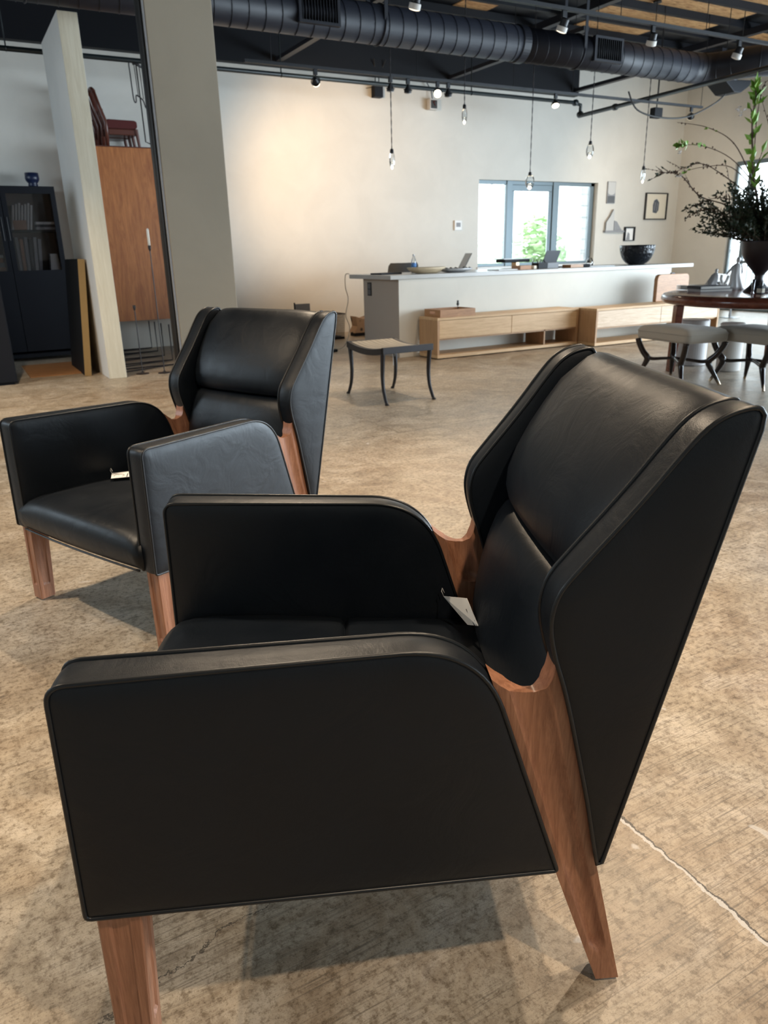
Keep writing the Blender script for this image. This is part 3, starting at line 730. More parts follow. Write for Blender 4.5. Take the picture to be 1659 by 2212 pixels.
def make_armchair():
    root = thing('wing_armchair', '', 'armchair')
    for s in (1, -1):
        ao = lambda x, z: 0.3725 + 0.107 * x
        ai = lambda x, z: 0.3725 + 0.107 * x - (0.052 + 0.022 * (x + 0.3))
        mb, pip = padded_panel(round_poly(ARM), ao, ai, s)
        arm = mb.build('armrest', 'leather', root, smooth=True)
        for t in pip: t.build('piping', 'piping', arm, smooth=True)
        wo_ = lambda x, z: 0.328 + 0.028 * (z - 0.24)
        wi_ = lambda x, z: 0.328 + 0.028 * (z - 0.24) - 0.058
        mb, pip = padded_panel(wing_outline(), wo_, wi_, s, 0.006, (-.505, .66))
        wing = mb.build('wing', 'leather', root, smooth=True)
        for t in pip: t.build('piping', 'piping', wing, smooth=True)
        # ---- scooped rear leg that rises between arm and wing
        top = [(0, .603), (.10, .590), (.25, .576), (.42, .569), (.58, .5685), (.74, .578), (.88, .598), (1, .626)]
        fe = [(0.0, -.497), (.234, -.417), (.60, -.303), (.66, -.288)]; re = [(0.0, -.537), (.24, -.4885), (.585, -.4105), (.63, -.398)]
        ns, nr = 30, 60; outer = []; inner = []
        for i in range(nr + 1):
            t = i / nr; ro = []; ri = []
            for j in range(ns + 1):
                u = j / ns; z = interp(top, u) * (1 - t)
                x = interp(fe, z) + (interp(re, z) - interp(fe, z)) * u
                bell = max(0.0, math.sin(PI * min(max((u - 0.20) / 0.58, 0), 1))) ** 0.75
                end = min(1, max(0, (z - 0.055 - 0.012 * (1 - bell)) / 0.012)); topf = min(1.0, max(0.0, t / 0.05))
                dO = 0.0115 * bell * end
                endi = min(1, max(0, (z - 0.475) / 0.010)); dI = 0.016 * bell * endi
                thick = 0.044 - 0.004 * t; oy = interp([(0, .343), (.22, .3175), (.40, .322), (.60, .331)], z)
                ro.append((x, s * (oy - dO), z)); ri.append((x, s * (oy - thick + dI), z))
            outer.append(ro); inner.append(ri)
        b = MB(); b.grid(outer); b.grid(inner)
        b.grid([outer[0], inner[0]]); b.grid([outer[-1], inner[-1]])
        b.grid([[r[0] for r in outer], [r[0] for r in inner]]); b.grid([[r[-1] for r in outer], [r[-1] for r in inner]])
        lg = b.build('rear_leg', 'walnut', root)
        bm = bmesh.new(); bm.from_mesh(lg.data); bmesh.ops.remove_doubles(bm, verts=bm.verts, dist=1e-5); bmesh.ops.recalc_face_normals(bm, faces=bm.faces); bm.to_mesh(lg.data); bm.free()
        for p in lg.data.polygons: p.use_smooth = True
        md = lg.modifiers.new('edges', 'EDGE_SPLIT'); md.split_angle = math.radians(42)
        MB().lathe([(0.011, -0.006), (0.011, 0.001)], (-.515, s * .318, 0.004), 16).build('foot_glide', 'ebony', lg, smooth=False)
        # ---- tapered front leg with a shallow flute on its faces
        def sec(x0, x1, y0, y1, z, d):
            pts = []
            c = [(x1, y1), (x0, y1), (x0, y0), (x1, y0)]; nn = [(0, -1), (1, 0), (0, 1), (-1, 0)]
            for k in range(4):
                a, e = c[k], c[(k + 1) % 4]; nx, ny = nn[k]
                for t, f in ((0.04, 0), (0.26, 0), (0.32, .8), (0.5, 1), (0.68, .8), (0.74, 0), (0.96, 0)):
                    pts.append((a[0] + (e[0] - a[0]) * t + nx * d * f, s * (a[1] + (e[1] - a[1]) * t + ny * d * f), z))
            return pts
        rows = []
        for z in (0.292, 0.10, 0.06, 0.052, 0.0):
            k = z / 0.30
            rows.append(sec(0.240 - 0.014 * k, 0.2945 - 0.002 * k, 0.350 - 0.010 * k, 0.4030 - 0.0065 * k, z, 0.0045 if z > 0.055 else 0.0))
        b = MB(); b.grid(rows, True); n_ = len(rows[0]); b.f.append(list(range(n_))); b.f.append([4 * n_ + j for j in range(n_)])
        fl = b.build('front_leg', 'walnut', root)
        MB().lathe([(0.010, -0.006), (0.010, 0.001)], (.268, s * .378, 0.004), 16).build('foot_glide', 'ebony', fl)
    # ---- seat
    prof = [(-.40, .300), (-.40, .385), (-.375, .399), (-.25, .404), (-.125, .406), (-.106, .404), (-.0985, .397), (-.095, .386), (-.0915, .397), (-.084, .405), (-.06, .409), (.08, .415), (.20, .415),
            (.255, .410), (.288, .400), (.309, .383), (.319, .360), (.321, .335), (.316, .312), (.306, .296), (.27, .289), (0.0, .278), (-.38, .268)]
    rows = []; ny = 26
    for i in range(ny + 1):
        v = -1 + 2 * i / ny; row = []
        e = 1 - abs(v) ** 7
        for x, z in prof:
            hw = (0.3725 + 0.107 * x - 0.062) + (0.004 if z > .3 else 0.010)
            zz = z + (0.010 * (1 - v * v) - 0.016 * (1 - e)) * (1 if z > 0.38 else 0); xx = x + (0.010 * (1 - v * v) if x > 0.28 else 0)
            row.append((xx, v * hw, zz))
        rows.append(row)
    b = MB(); b.grid(rows, True); k = len(prof)
    b.f.append(list(range(k))); b.f.append([ny * k + j for j in range(k)])
    seat = b.build('seat', 'leather', root, smooth=True)
    MB().tube([(0.311 + 0.010 * (1 - (y / .34) ** 2), y, 0.2915) for y in [(-.335 + .67 * i / 24) for i in range(25)]], 0.0037, 8).build('piping', 'piping', seat, smooth=True)
    # ---- back: upper cushion, lumbar cushion, shell
    def cushion(prof, hw, nfront, puff):
        rows = []; ny = 30
        for i in range(ny + 1):
            v = -1 + 2 * i / ny; e = abs(v) ** 6; row = []
            for j, (x, z) in enumerate(prof):
                dx = (puff * (1 - v * v) - 0.020 * e) if j < nfront else 0
                row.append((x + dx, v * hw, z - (0.012 * e if j >= nfront - 4 and j < nfront and z > .9 else 0)))
            rows.append(row)
        b = MB(); b.grid(rows, True); k = len(prof); b.f.append(list(range(k))); b.f.append([ny * k + j for j in range(k)]); return b
    up = [(-.488, .690), (-.466, .692), (-.453, .702), (-.4485, .722), (-.4515, .755), (-.468, .80), (-.494, .848), (-.523, .893), (-.556, .938), (-.585, .970), (-.610, .990), (-.632, .9985), (-.648, .996), (-.655, .984), (-.60, .76), (-.575, .69)]
    cu = cushion(up, .284, 13, 0.010).build('back_cushion', 'leather', root, smooth=True)
    lo = [(-.488, .688), (-.464, .685), (-.447, .674), (-.430, .648), (-.413, .605), (-.399, .555), (-.389, .50), (-.383, .455), (-.384, .42), (-.392, .395), (-.52, .395), (-.57, .67)]
    cl = cushion(lo, .284, 10, 0.014).build('lumbar_cushion', 'leather', root, smooth=True)
    b = MB(); b.prism([(-.6445, .965), (-.497, .255), (-.455, .29), (-.43, .40), (-.50, .60), (-.62, .965)], 'y', -.283, .283)
    sh = b.build('back_shell', 'leather', root, bevel=0.003)
    return root

near = make_armchair()
near.location = (0.456, 1.175, 0.006); near.rotation_euler.z = 2.7005
near['label'] = 'nearest black leather wing armchair with walnut legs, seen side-on in the foreground'
near['group'] = 'black wing armchairs'
far = copy_tree(near, (0.509, 2.625, 0.006), 3.5520, 'farther black leather wing armchair, behind the foreground one and turned towards the camera')

def price_tag(name, pts, label):
    """small folded card: four corners of the front leaf"""
    A, B, C_, D = [Vector(p) for p in pts]
    n = (B - A).cross(D - A).normalized(); n = n if n.z > 0 else -n
    t = thing(name, label, 'price tag', tuple(A), group='price tags on the armchairs')
    vs = [p - A + n * o for o in (0, 0.0012) for p in (A, B, C_, D)]
    card = MB().add(vs, [(0, 3, 2, 1), (4, 5, 6, 7), (0, 1, 5, 4), (1, 2, 6, 5), (2, 3, 7, 6), (3, 0, 4, 7)]).build('card', 'paper', t)
    u = (D - A); w = (B - A)
    def at(a, c): return u * a + w * c + (C_ - B - u) * a * c + n * 0.0016
    b = MB()
    arc = [at(0.62 + 0.20 * math.cos(k), 0.36 + 0.24 * math.sin(k)) for k in [0.6 + i * 4.6 / 22 for i in range(23)]]
    b.tube(arc, [0.0004 + 0.0006 * math.sin(PI * i / 22) for i in range(23)], 6)
    b.tube([at(0.42, 0.75), at(0.98, 0.72)], 0.0016, 6); b.tube([at(0.08, 0.10), at(0.40, 0.30), at(0.62, 0.36)], 0.0004, 6)
    b.tube([at(0.80, 0.93), at(0.90, 0.88), at(0.97, 0.92)], 0.0007, 6)
    b.build('printed_mark', 'ink', t)
    MB().tube([(0, 0, 0.001), (-0.004, 0.002, 0.012), (0.0, 0.006, 0.018), (0.004, 0.002, 0.006)], 0.0008, 6).build('string', 'paper', t, smooth=True)
    return t
def chair_pt(o, p): return Matrix.Translation(o.location) @ Matrix.Rotation(o.rotation_euler.z, 4, 'Z') @ Vector(p)
price_tag('price_tag', [chair_pt(near, q) for q in ((-.322,-.262,.452),(-.360,-.175,.486),(-.372,-.104,.456),(-.360,-.160,.430))], 'white card tag with black lettering propped on the near armchair seat')
price_tag('price_tag', [chair_pt(far, q) for q in ((-.02,-.27,.4265),(-.08,-.22,.4275),(-.03,-.15,.4300),(.03,-.20,.4290))], 'white card tag lying flat on the farther armchair seat')

# ================================================================== COUNTER AND THE BACK WALL
t = thing('reception_counter', 'long white and taupe reception counter with a grey overhanging top', 'counter', (4.61, 7.80, 0))
b = MB(); b.box(0, 0, 0.001, 4.62, 0.88, 0.905)
cb = b.build('counter_body', 'counter_front', t, bevel=0.003); cb.data.materials.append(M_['counter_end'])
for p in cb.data.polygons:
    if p.normal.x < -0.9: p.material_index = 1
MB().box(-.12, -.02, 0.906, 5.06, 1.03, 0.955).build('worktop', 'countertop', t, bevel=0.004)
o = MB().box(-.008, .66, .70, -.0005, .76, .86).build('outlet_plate', 'dark_cable', t, bevel=0.002)
MB().box(-.011, .675, .715, -.0085, .745, .775).box(-.011, .675, .785, -.0085, .745, .845).build('socket', 'grey_plastic', o, bevel=0.002)

def console(name_label, loc, L, D, H, mat_front, knots):
    t = thing('media_console', name_label, 'console', loc, 0, 'low oak consoles before the counter')
    th = .028
    b = MB(); b.box(0, 0, H - th, L, D, H); b.box(0, 0, 0.012, L, D, 0.012 + th * 1.3)
    b.build('top_and_base', 'oak', t, bevel=0.002)
    for x in (0, L - th): MB().box(x, 0.0005, .04 + .0088, x + th, D, H - th - .0005).build('side_panel', 'oak_side', t, bevel=0.002)
    MB().box(.75 * L, .03, .05, .75 * L + .02, D - .01, H * .55).build('divider', 'oak_side', t)
    hb = H * .50
    b = MB(); b.box(th, .03, hb - .02, L - th, D, hb - .001); b.build('inner_shelf', 'oak_side', t)
    n = 2; w = (L - 2 * th) / n
    for k in range(n):
        MB().box(th + k * w + .003, 0.004, hb, th + (k + 1) * w - .003, .028, H - th - .004).build('drawer_front', mat_front, t, bevel=0.002)
    for xx in (.1, L - .1): MB().box(xx - .03, .04, 0.0, xx + .03, .34, .012).build('foot', 'black', t)
    return t
console('low warm oak console with two drawers and a wooden tray on it', (4.875, 7.375, 0), 2.19, .40, .475, 'oak', 0)
console('low pale knotty oak console to the right, holding a brown leaning case', (7.085, 7.08, 0), 2.36, .40, .475, 'oak_pale', 1)

t = thing('wooden_tray', 'square wooden tray with cut-out handle on the left oak console', 'tray', (4.93, 7.40, .4755))
b = MB(); L, D_, h, w = .50, .34, .085, .014
b.box(0, 0, 0, L, D_, .012); b.box(w, 0, .0125, L - w, w, h); b.box(w, D_ - w, .0125, L - w, D_, h)
for x in (0, L - w):
    b.box(x, 0, .0125, x + w, D_, .032); b.box(x, 0, .062, x + w, D_, h); b.box(x, 0, .032, x + w, .11, .062); b.box(x, D_ - .11, .032, x + w, D_, .062)
b.build('tray_body', 'tray_wood', t)
t = thing('small_bird_figure', 'tiny dark figure on a stem standing in the wooden tray', 'figurine', (5.33, 7.62, .488))
MB().tube([(0, 0, 0), (0, 0, .10)], .004, 6).build('stem', 'iron', t)
MB().lathe([(.001, .09), (.012, .10), (.017, .115), (.010, .135), (.013, .15), (.001, .16)], (0, 0, 0), 12).build('figure', 'iron', t, smooth=True)
t = thing('leaning_case', 'flat brown leather case standing against the counter on the right console', 'case', (8.50, 7.40, .4755))
c = MB().prism([(0, 0), (.64, 0), (.64, .30), (.62, .345), (.58, .36), (.06, .36), (.02, .345), (0, .30)], 'y', 0, .06).build('case_body', 'tray_wood', t, bevel=0.008)
MB().box(.29, .015, .361, .35, .045, .375).build('case_catch', 'iron', t)

# ---- things on the counter (top at 0.955)
ZC = .9555
hm = mat('hammered_black_metal', (.008, .010, .015), .28, .2); vo = N(hm, 'ShaderNodeTexVoronoi'); vo.inputs['Scale'].default_value = 26; LK(hm, coords(hm), vo.inputs['Vector']); bump(hm, vo.outputs[0], .8, .012); M_['hammered'] = hm
t = thing('hammered_bowl', 'large black hammered bowl on the right end of the counter', 'bowl', (8.93, 8.2, ZC))
b = MB(); R0 = .252
prof = [(.001, .004), (.10, .004), (.11, 0.0)] + [(.11 + (R0 - .11) * math.sin(q * PI / 2 / 12), .012 + .26 * (1 - math.cos(q * PI / 2 / 12)) ** .9) for q in range(1, 13)]
prof += [(R0 - .012, .272), (R0 - .016, .25), (.19, .12), (.10, .03), (.001, .02)]
n = 44; rows = []
for i, (r, z) in enumerate(prof):
    rows.append([(r * (1 + (.008 * math.cos(j * PI / 1.0 + i * PI) if 4 < i < 13 else 0)) * math.cos(2 * PI * j / n), r * (1 + (.008 * math.cos(j * PI + i * PI) if 4 < i < 13 else 0)) * math.sin(2 * PI * j / n), z) for j in range(n)])
b.grid(rows, True); b.build('bowl_body', 'hammered', t, smooth=True)
t = thing('wooden_dough_bowl', 'long pale carved wooden bowl on the left end of the counter', 'bowl', (5.16, 8.05, ZC))
n = 32; rows = []
for r, z in ((.001, 0), (.5, 0), (.75, .016), (.92, .045), (1, .07), (.96, .072), (.8, .035), (.5, .018), (.001, .015)):
    rows.append([(r * .27 * math.cos(2 * PI * j / n), r * .15 * math.sin(2 * PI * j / n), z) for j in range(n)])
MB().grid(rows, True).build('bowl_body', 'pale_wood', t, smooth=True)
t = thing('white_platter', 'low white scalloped platter of small pieces beside the wooden bowl', 'platter', (5.56, 8.02, ZC))
rows = []
for r, z in ((.001, 0), (.4, 0), (.8, .02), (1, .045), (.97, .047), (.7, .02), (.001, .012)):
    rows.append([(r * (.26 + .008 * math.cos(16 * PI * 2 * j / 48 / 2)) * math.cos(2 * PI * j / 48), r * .17 * math.sin(2 * PI * j / 48), z) for j in range(48)])
MB().grid(rows, True).build('platter_body', 'silver_glaze', t, smooth=True)
b = MB(); random.seed(5)
for k in range(26):
    x, y = random.uniform(-.19, .19), random.uniform(-.11, .11); b.lathe([(.001, 0), (.016, .008), (.018, .02), (.001, .032)], (x, y, .016 + random.uniform(0, .02)), 7)
o = b.build('glass_pebbles', 'clear', t); o['kind'] = 'stuff'
t = thing('water_bottle', 'clear plastic water bottle with blue label on the counter', 'bottle', (5.18, 8.38, ZC))
MB().lathe([(.001, 0), (.030, .002), (.032, .02), (.031, .13), (.030, .15), (.014, .19), (.013, .205), (.001, .206)], (0, 0, 0), 18).build('bottle_body', 'clear', t, smooth=True)
MB().lathe([(.0325, .07), (.0325, .12)], (0, 0, 0), 18).build('bottle_label', 'blue_label', t, smooth=True)
MB().lathe([(.015, .206), (.015, .222), (.001, .223)], (0, 0, 0), 14).build('bottle_cap', 'white', t)
t = thing('closed_notebook', 'dark closed notebook lying on the left corner of the counter', 'notebook', (4.58, 8.15, ZC), .15)
MB().box(0, 0, 0, .32, .22, .018).build('cover', 'dark_book', t, bevel=0.003)
def laptop(label, loc, rz, w, ang, m='laptop'):
    t = thing('laptop', label, 'laptop', loc, rz, 'laptops on the counter')
    MB().box(-w / 2, -.22, 0, w / 2, 0, .016).build('keyboard_base', m, t, bevel=0.003)
    s_ = MB(); h = .225; ca, sa = math.cos(ang), math.sin(ang)
    def q(x, u, v): return (x, u * ca - v * sa, .018 + u * sa + v * ca)
    vs = [q(x, u, v) for u in (0, h) for v in (0, .008) for x in (-w / 2, w / 2)]
    s_.add(vs, [(0, 1, 3, 2), (4, 6, 7, 5), (0, 4, 5, 1), (2, 3, 7, 6), (0, 2, 6, 4), (1, 5, 7, 3)])
    sc = s_.build('screen_lid', m, t, bevel=0.002)
    return t
laptop('open grey laptop left of the window, lid leaning to the right', (5.92, 8.40, ZC), -1.94, .33, 1.08)
laptop('open grey laptop before the right part of the window', (7.36, 8.35, ZC), .25, .34, 1.95, 'grey_plastic')
def stack_box(name, cat, label, x, y, w, d, h, m, rz=0.0, z=ZC, bev=.003):
    o = MB().box(-w / 2, -d / 2, 0, w / 2, d / 2, h).build(name, m, loc=(x, y, z), rotz=rz, bevel=bev); return tag(o, label, cat)
stack_box('cardboard_box', 'box', 'small brown box near the middle of the counter', 6.62, 8.02, .20, .16, .05, 'brown_book', .1)
stack_box('crumpled_paper', 'paper', 'tan crumpled wrapping paper on the counter beside the brown box', 6.82, 8.04, .16, .14, .045, 'mat_board', .4, bev=.015)
stack_box('black_box', 'box', 'small black box on the counter, left of the charcoal one', 6.93, 8.02, .16, .14, .075, 'black', 0)
stack_box('charcoal_box', 'box', 'charcoal box on the counter, right of the black one', 7.11, 8.03, .19, .14, .075, 'grey_plastic', 0)
stack_box('paper_sheets', 'paper', 'stack of white paper sheets lying on the counter before the window', 6.33, 8.05, .34, .22, .012, 'paper', .1)
stack_box('paper_sheets', 'paper', 'white papers on the counter left of the hammered bowl', 8.0, 8.06, .45, .24, .010, 'paper', -.1)
stack_box('woven_basket_tray', 'basket', 'low reddish woven tray on the counter before the right laptop', 7.48, 7.98, .24, .16, .04, 'tray_wood', .05)
t = thing('desk_printer', 'dark slim device on a pale stand behind the counter before the window', 'printer', (6.86, 8.50, ZC))
MB().box(-.22, -.1, .085, .22, .1, .125).build('device_body', 'black', t, bevel=0.01)
MB().box(-.24, -.11, .1255, .26, .11, .135).build('glass_top', 'paper', t)
MB().box(.02, -.05, 0, .07, .05, .085).build('stand', 'brass', t)
for i, (x, y, l) in enumerate(((7.02, 8.22, 'clear glass jar on the counter behind the black box'), (7.17, 8.25, 'clear glass jar on the counter behind the charcoal box'), (8.02, 8.22, 'shallow clear glass dish on the counter right of the window mullion'))):
    t = thing('glass_jar', l, 'jar', (x, y, ZC), 0, 'glass jars on the counter')
    MB().lathe([(.001, 0), (.045, .003), (.05, .04), (.046, .085), (.03, .10), (.03, .115)], (0, 0, 0), 16).build('jar_body', 'clear', t, smooth=True)
stack_box('sunglasses_case', 'case', 'small rounded black case on the counter right of the woven tray', 7.73, 8.0, .13, .07, .04, 'black', -.2, bev=.015)

# ---- desk chairs behind the counter
def desk_chair(label, loc, rz, seat_m):
    t = thing('desk_chair', label, 'chair', loc, rz, 'desk chairs behind the counter')
    rows = []
    for z, w, dy in ((.62, .20, .02), (.75, .24, .03), (.90, .255, .06), (1.02, .25, .09), (1.06, .22, .10)):
        rows.append([(w * u, dy - .10 * (u * u), z) for u in [-1 + k / 6 for k in range(13)]])
    b = MB(); b.grid(rows); b.grid([[(x, y + .03, z) for x, y, z in r] for r in rows])
    for a in (0, -1): b.grid([rows[a], [(x, y + .03, z) for x, y, z in rows[a]]])
    for a in (0, -1): b.grid([[r[a] for r in rows], [(r[a][0], r[a][1] + .03, r[a][2]) for r in rows]])
    b.build('backrest', seat_m, t, smooth=True)
    MB().box(-.24, -.45, .60, .24, .0, .66).build('seat', seat_m, t, bevel=0.02)
    for x, y in ((-.2, -.4), (.2, -.4), (-.2, -.03), (.2, -.03)): MB().tube([(x, y, .60), (x * 1.1, y * 1.05, 0)], .014, 8).build('leg', 'matte_black', t)
    return t
desk_chair('charcoal desk chair behind the left end of the counter with a dark garment on it', (5.97, 9.95, 0), PI, 'cushion_dark')

# ---- wall things
KW = YW / 9.05
def wall_place(t):
    t.location = (t.location.x * KW, YW - .0008, 1.2 + (t.location.z - 1.2) * KW); t.scale = (KW, KW, KW); return t
t = thing('thermostat', 'small white thermostat on the back wall left of the window', 'thermostat', (6.31, 9.0495, 1.54)); wall_place(t)
MB().box(-.06, -.025, -.065, .06, 0, .065).build('thermostat_body', 'white', t, bevel=0.006)
MB().box(-.035, -.0275, -.02, .035, -.0255, .035).build('display', 'grey_art', t)
t = thing('abstract_wall_panel', 'narrow two-tone grey wall panel hung right of the window, uppermost', 'wall art', (9.17, 9.0495, 2.0)); wall_place(t)
MB().box(-.082, -.022, -.155, .082, 0, .155).build('backing', 'grey_art', t)
b = MB(); b.prism([(-.075, .148), (.075, .148), (.075, .01)] + [(.075 * math.cos(q), .01 - .045 * math.sin(q)) for q in [PI * k / 10 for k in range(1, 10)]] + [(-.075, .01)], 'y', -.0235, -.0225); b.build('pale_upper_field', 'art_light', t)
b = MB(); b.prism([(-.075, -.148), (.075, -.148), (.075, -.05), (-.075, -.05)], 'y', -.0235, -.0225); b.build('dark_lower_field', 'grey_plastic', t)
t = thing('paper_sail_relief', 'grey sail-shaped relief on a thin ledge below the two-tone panel', 'wall art', (9.27, 9.0495, 1.455)); wall_place(t)
MB().box(-.20, -.05, -.03, .21, 0, -.004).build('ledge', 'grey_art', t, bevel=0.002)
MB().prism([(-.185, -.002), (-.18, .12), (-.10, .21), (-.045, .30), (-.01, .31), (-.01, -.002)], 'y', -.03, -.012).build('large_sail', 'art_light', t)
MB().prism([(0.0, -.002), (0.0, .14), (.05, .13), (.17, -.002)], 'y', -.03, -.012).build('small_sail', 'grey_art', t)
MB().tube([(-.185, -.033, .0), (-.18, -.033, .12), (-.10, -.033, .21), (-.045, -.033, .30)], .005, 6).build('dark_edge', 'iron', t)
t = thing('small_black_frame', 'tiny black square frame with a pale picture above the hammered bowl', 'picture frame', (9.63, 9.0495, 1.40)); wall_place(t)
b = MB()
for a in ((-.115, -.03, -.105, -.09, 0, .105), (.09, -.03, -.105, .115, 0, .105), (-.09, -.03, .085, .09, 0, .105), (-.09, -.03, -.105, .09, 0, -.095)): b.box(*a)
b.build('frame', 'black', t)
MB().box(-.09, -.008, -.095, .09, -.001, .085).build('mat_board', 'paper', t); MB().prism([(-.06, -.09), (.02, -.09), (.01, 0.0), (-.03, .03)], 'y', -.011, -.0085).build('grey_motif', 'grey_art', t)
t = thing('framed_drawing', 'cream drawing of a grey stone in a dark frame, right of the smaller pictures', 'picture frame', (10.18, 9.0495, 1.81)); wall_place(t)
b = MB(); b.box(-.25, -.03, -.20, -.232, 0, .20); b.box(.232, -.03, -.20, .25, 0, .20); b.box(-.232, -.03, .185, .232, 0, .20); b.box(-.232, -.03, -.20, .232, 0, -.185)
b.build('frame', 'iron', t)
MB().box(-.232, -.01, -.185, .232, -.001, .185).build('mat_board', 'mat_board', t)
MB().prism([(-.06, -.09), (.02, -.105), (.065, -.06), (.07, .06), (.01, .11), (-.045, .09), (-.07, .02)], 'y', -.0125, -.0105).build('stone_motif', 'art_dark', t, bevel=0.0)
MB().tube([(-.03, -.0135, -.06), (-.02, -.0135, .06)], .006, 5).tube([(.02, -.0135, -.07), (.03, -.0135, .05)], .005, 5).build('stone_shading', 'grey_art', t)

# ---- things along the back wall, left of the counter
t = thing('waste_basket', 'dark wire mesh waste basket on the floor by the back wall', 'basket', (4.93, 10.32, 0.005))
b = MB(); W_ = .150
for k in range(15):
    a = -W_ + k * 2 * W_ / 14
    for s in (-1, 1):
        b.tube([(a * .88, s * W_ * .88, 0), (a, s * W_, .36)], .0022, 4); b.tube([(s * W_ * .88, a * .88, 0), (s * W_, a, .36)], .0022, 4)
for k in range(16):
    z = k * .36 / 15; w = W_ * (.88 + .12 * z / .36)
    b.tube([(-w, -w, z), (w, -w, z), (w, w, z), (-w, w, z)], .0022, 4, closed=True)
b.build('wire_mesh', 'iron', t)
MB().tube([(-W_, -W_, .362), (W_, -W_, .362), (W_, W_, .362), (-W_, W_, .362)], .008, 6, closed=True).build('rim', 'iron', t)
MB().box(-W_ * .9, -W_ * .9, -.004, W_ * .9, W_ * .9, .03).build('base_band', 'black', t)
t = thing('slim_black_monitor', 'small flat black screen on a stand by the back wall, behind the farther armchair', 'screen', (4.58, 10.6, -.085))
MB().box(-.115, -.012, .46, .125, .012, .60).build('screen_panel', 'grey_plastic', t, bevel=0.003)
MB().box(-.125, -.018, .44, -.115, .018, .62).build('edge_bracket', 'black', t)
MB().tube([(0, 0, .46), (0, 0, .11)], .012, 8).build('stand_post', 'black', t); MB().box(-.12, -.1, .086, .12, .1, .11).build('stand_foot', 'black', t)
t = thing('patterned_pouf', 'black and tan patterned waisted stool half hidden behind the counter end', 'stool', (5.48, 10.45, -.07))
b = MB(); b.prism([(-.16, .12), (.16, .12), (.09, .22), (.13, .36), (.0, .325), (-.13, .37), (-.10, .22)], 'y', -.1, .1); o = b.build('pouf_body', 'brown_book', t, bevel=0.006)
mp = mat('hide_pattern', (.2, .13, .08), .8); vo = N(mp, 'ShaderNodeTexVoronoi'); vo.inputs['Scale'].default_value = 9; LK(mp, coords(mp), vo.inputs['Vector'])
LK(mp, ramp(mp, vo.outputs[0], [(0.36, (.012, .011, .012)), (0.46, (.30, .20, .13))]), P(mp, 'Base Color')); o.data.materials[0] = mp
MB().box(-.14, -.08, .071, .14, .08, .12).build('pouf_base', 'black', t)
b = MB().tube(smooth_path([(4.49, 8.82, .962), (4.455, 8.86, .95), (4.45, 8.87, .80), (4.49, 8.88, .65), (4.45, 8.89, .45), (4.50, 8.89, .30), (4.46, 8.90, .12), (4.42, 9.0, .02), (4.36, 9.12, .008), (4.25, 9.2, .008), (4.05, 9.1, .008)], 8), .0055, 7)
tag(b.build('hanging_charger_line', 'cable', smooth=True), 'pale cord hanging from the counter end down to the floor', 'cord')
stack_box('power_adapter', 'power adapter', 'black power brick lying on the floor left of the counter', 4.22, 8.86, .14, .06, .035, 'black', .2, 0.001, .008)

# ================================================================== THE SABRE-LEGGED SIDE STOOL
t = thing('sabre_leg_stool', 'dark iron stool with curved legs and dipped pale wood seat, alone in mid-floor', 'stool', (3.25, 5.68, 0.0))
hw, hl = .245, .317
def sz(y): return .468 - .030 * (1 - (y / hl) ** 2)
b = MB(); n = 14
for s in (-1, 1):
    rows = []
    for i in range(n + 1):
        y = -hl + 2 * hl * i / n; z = sz(y); rows.append([(s * hw, y, z), (s * (hw - .028), y, z), (s * (hw - .028), y, z - .052), (s * hw, y, z - .052)])
    b.grid(rows, True); b.f.append([len(b.v) - 4, len(b.v) - 3, len(b.v) - 2, len(b.v) - 1])
for s in (-1, 1): b.box(-hw, s * hl - .014, .416, hw, s * hl + .014, .470)
b.build('seat_rail', 'iron', t, bevel=0.003)
for k in range(9):
    x0 = -hw + .034 + k * (2 * hw - .068) / 9; x1 = x0 + (2 * hw - .068) / 9 - .004
    rows = [[(x0, y, sz(y) + .001), (x1, y, sz(y) + .001), (x1, y, sz(y) - .016), (x0, y, sz(y) - .016)] for y in [-hl + .016 + (2 * hl - .032) * i / n for i in range(n + 1)]]
    MB().grid(rows, True).build('seat_slat', 'weathered', t)
for sx in (-1, 1):
    for sy in (-1, 1):
        y0 = sy * (hl - .02)
        pts = smooth_path([(sx * (hw - .016), y0, .42), (sx * (hw - .018), y0 - sy * .012, .33), (sx * (hw - .018), y0 - sy * .018, .22), (sx * (hw - .016), y0, .11), (sx * (hw - .012), y0 + sy * .045, .018), (sx * (hw - .012), y0 + sy * .058, .010)], 5)
        k = len(pts); rr = [.021 - .010 * i / (k - 1) for i in range(k)]
        g = MB().tube(pts, rr, 8).build('leg', 'iron', t, smooth=True)
        MB().lathe([(.010, 0), (.018, .003), (.018, .010), (.009, .018)], (sx * (hw - .012), y0 + sy * .058, 0), 12).build('foot_pad', 'iron', g, smooth=True)
tg = MB().box(-.001, -.018, 0, .001, .018, .15).build('hang_tag', 'paper', t, loc=(.215, hl - .03, .22)); tg['label'] = 'white paper hang tag'
MB().tube([(.215, hl - .03, .37), (.215, hl - .03, .42)], .0012, 5).build('tag_string', 'paper', t)

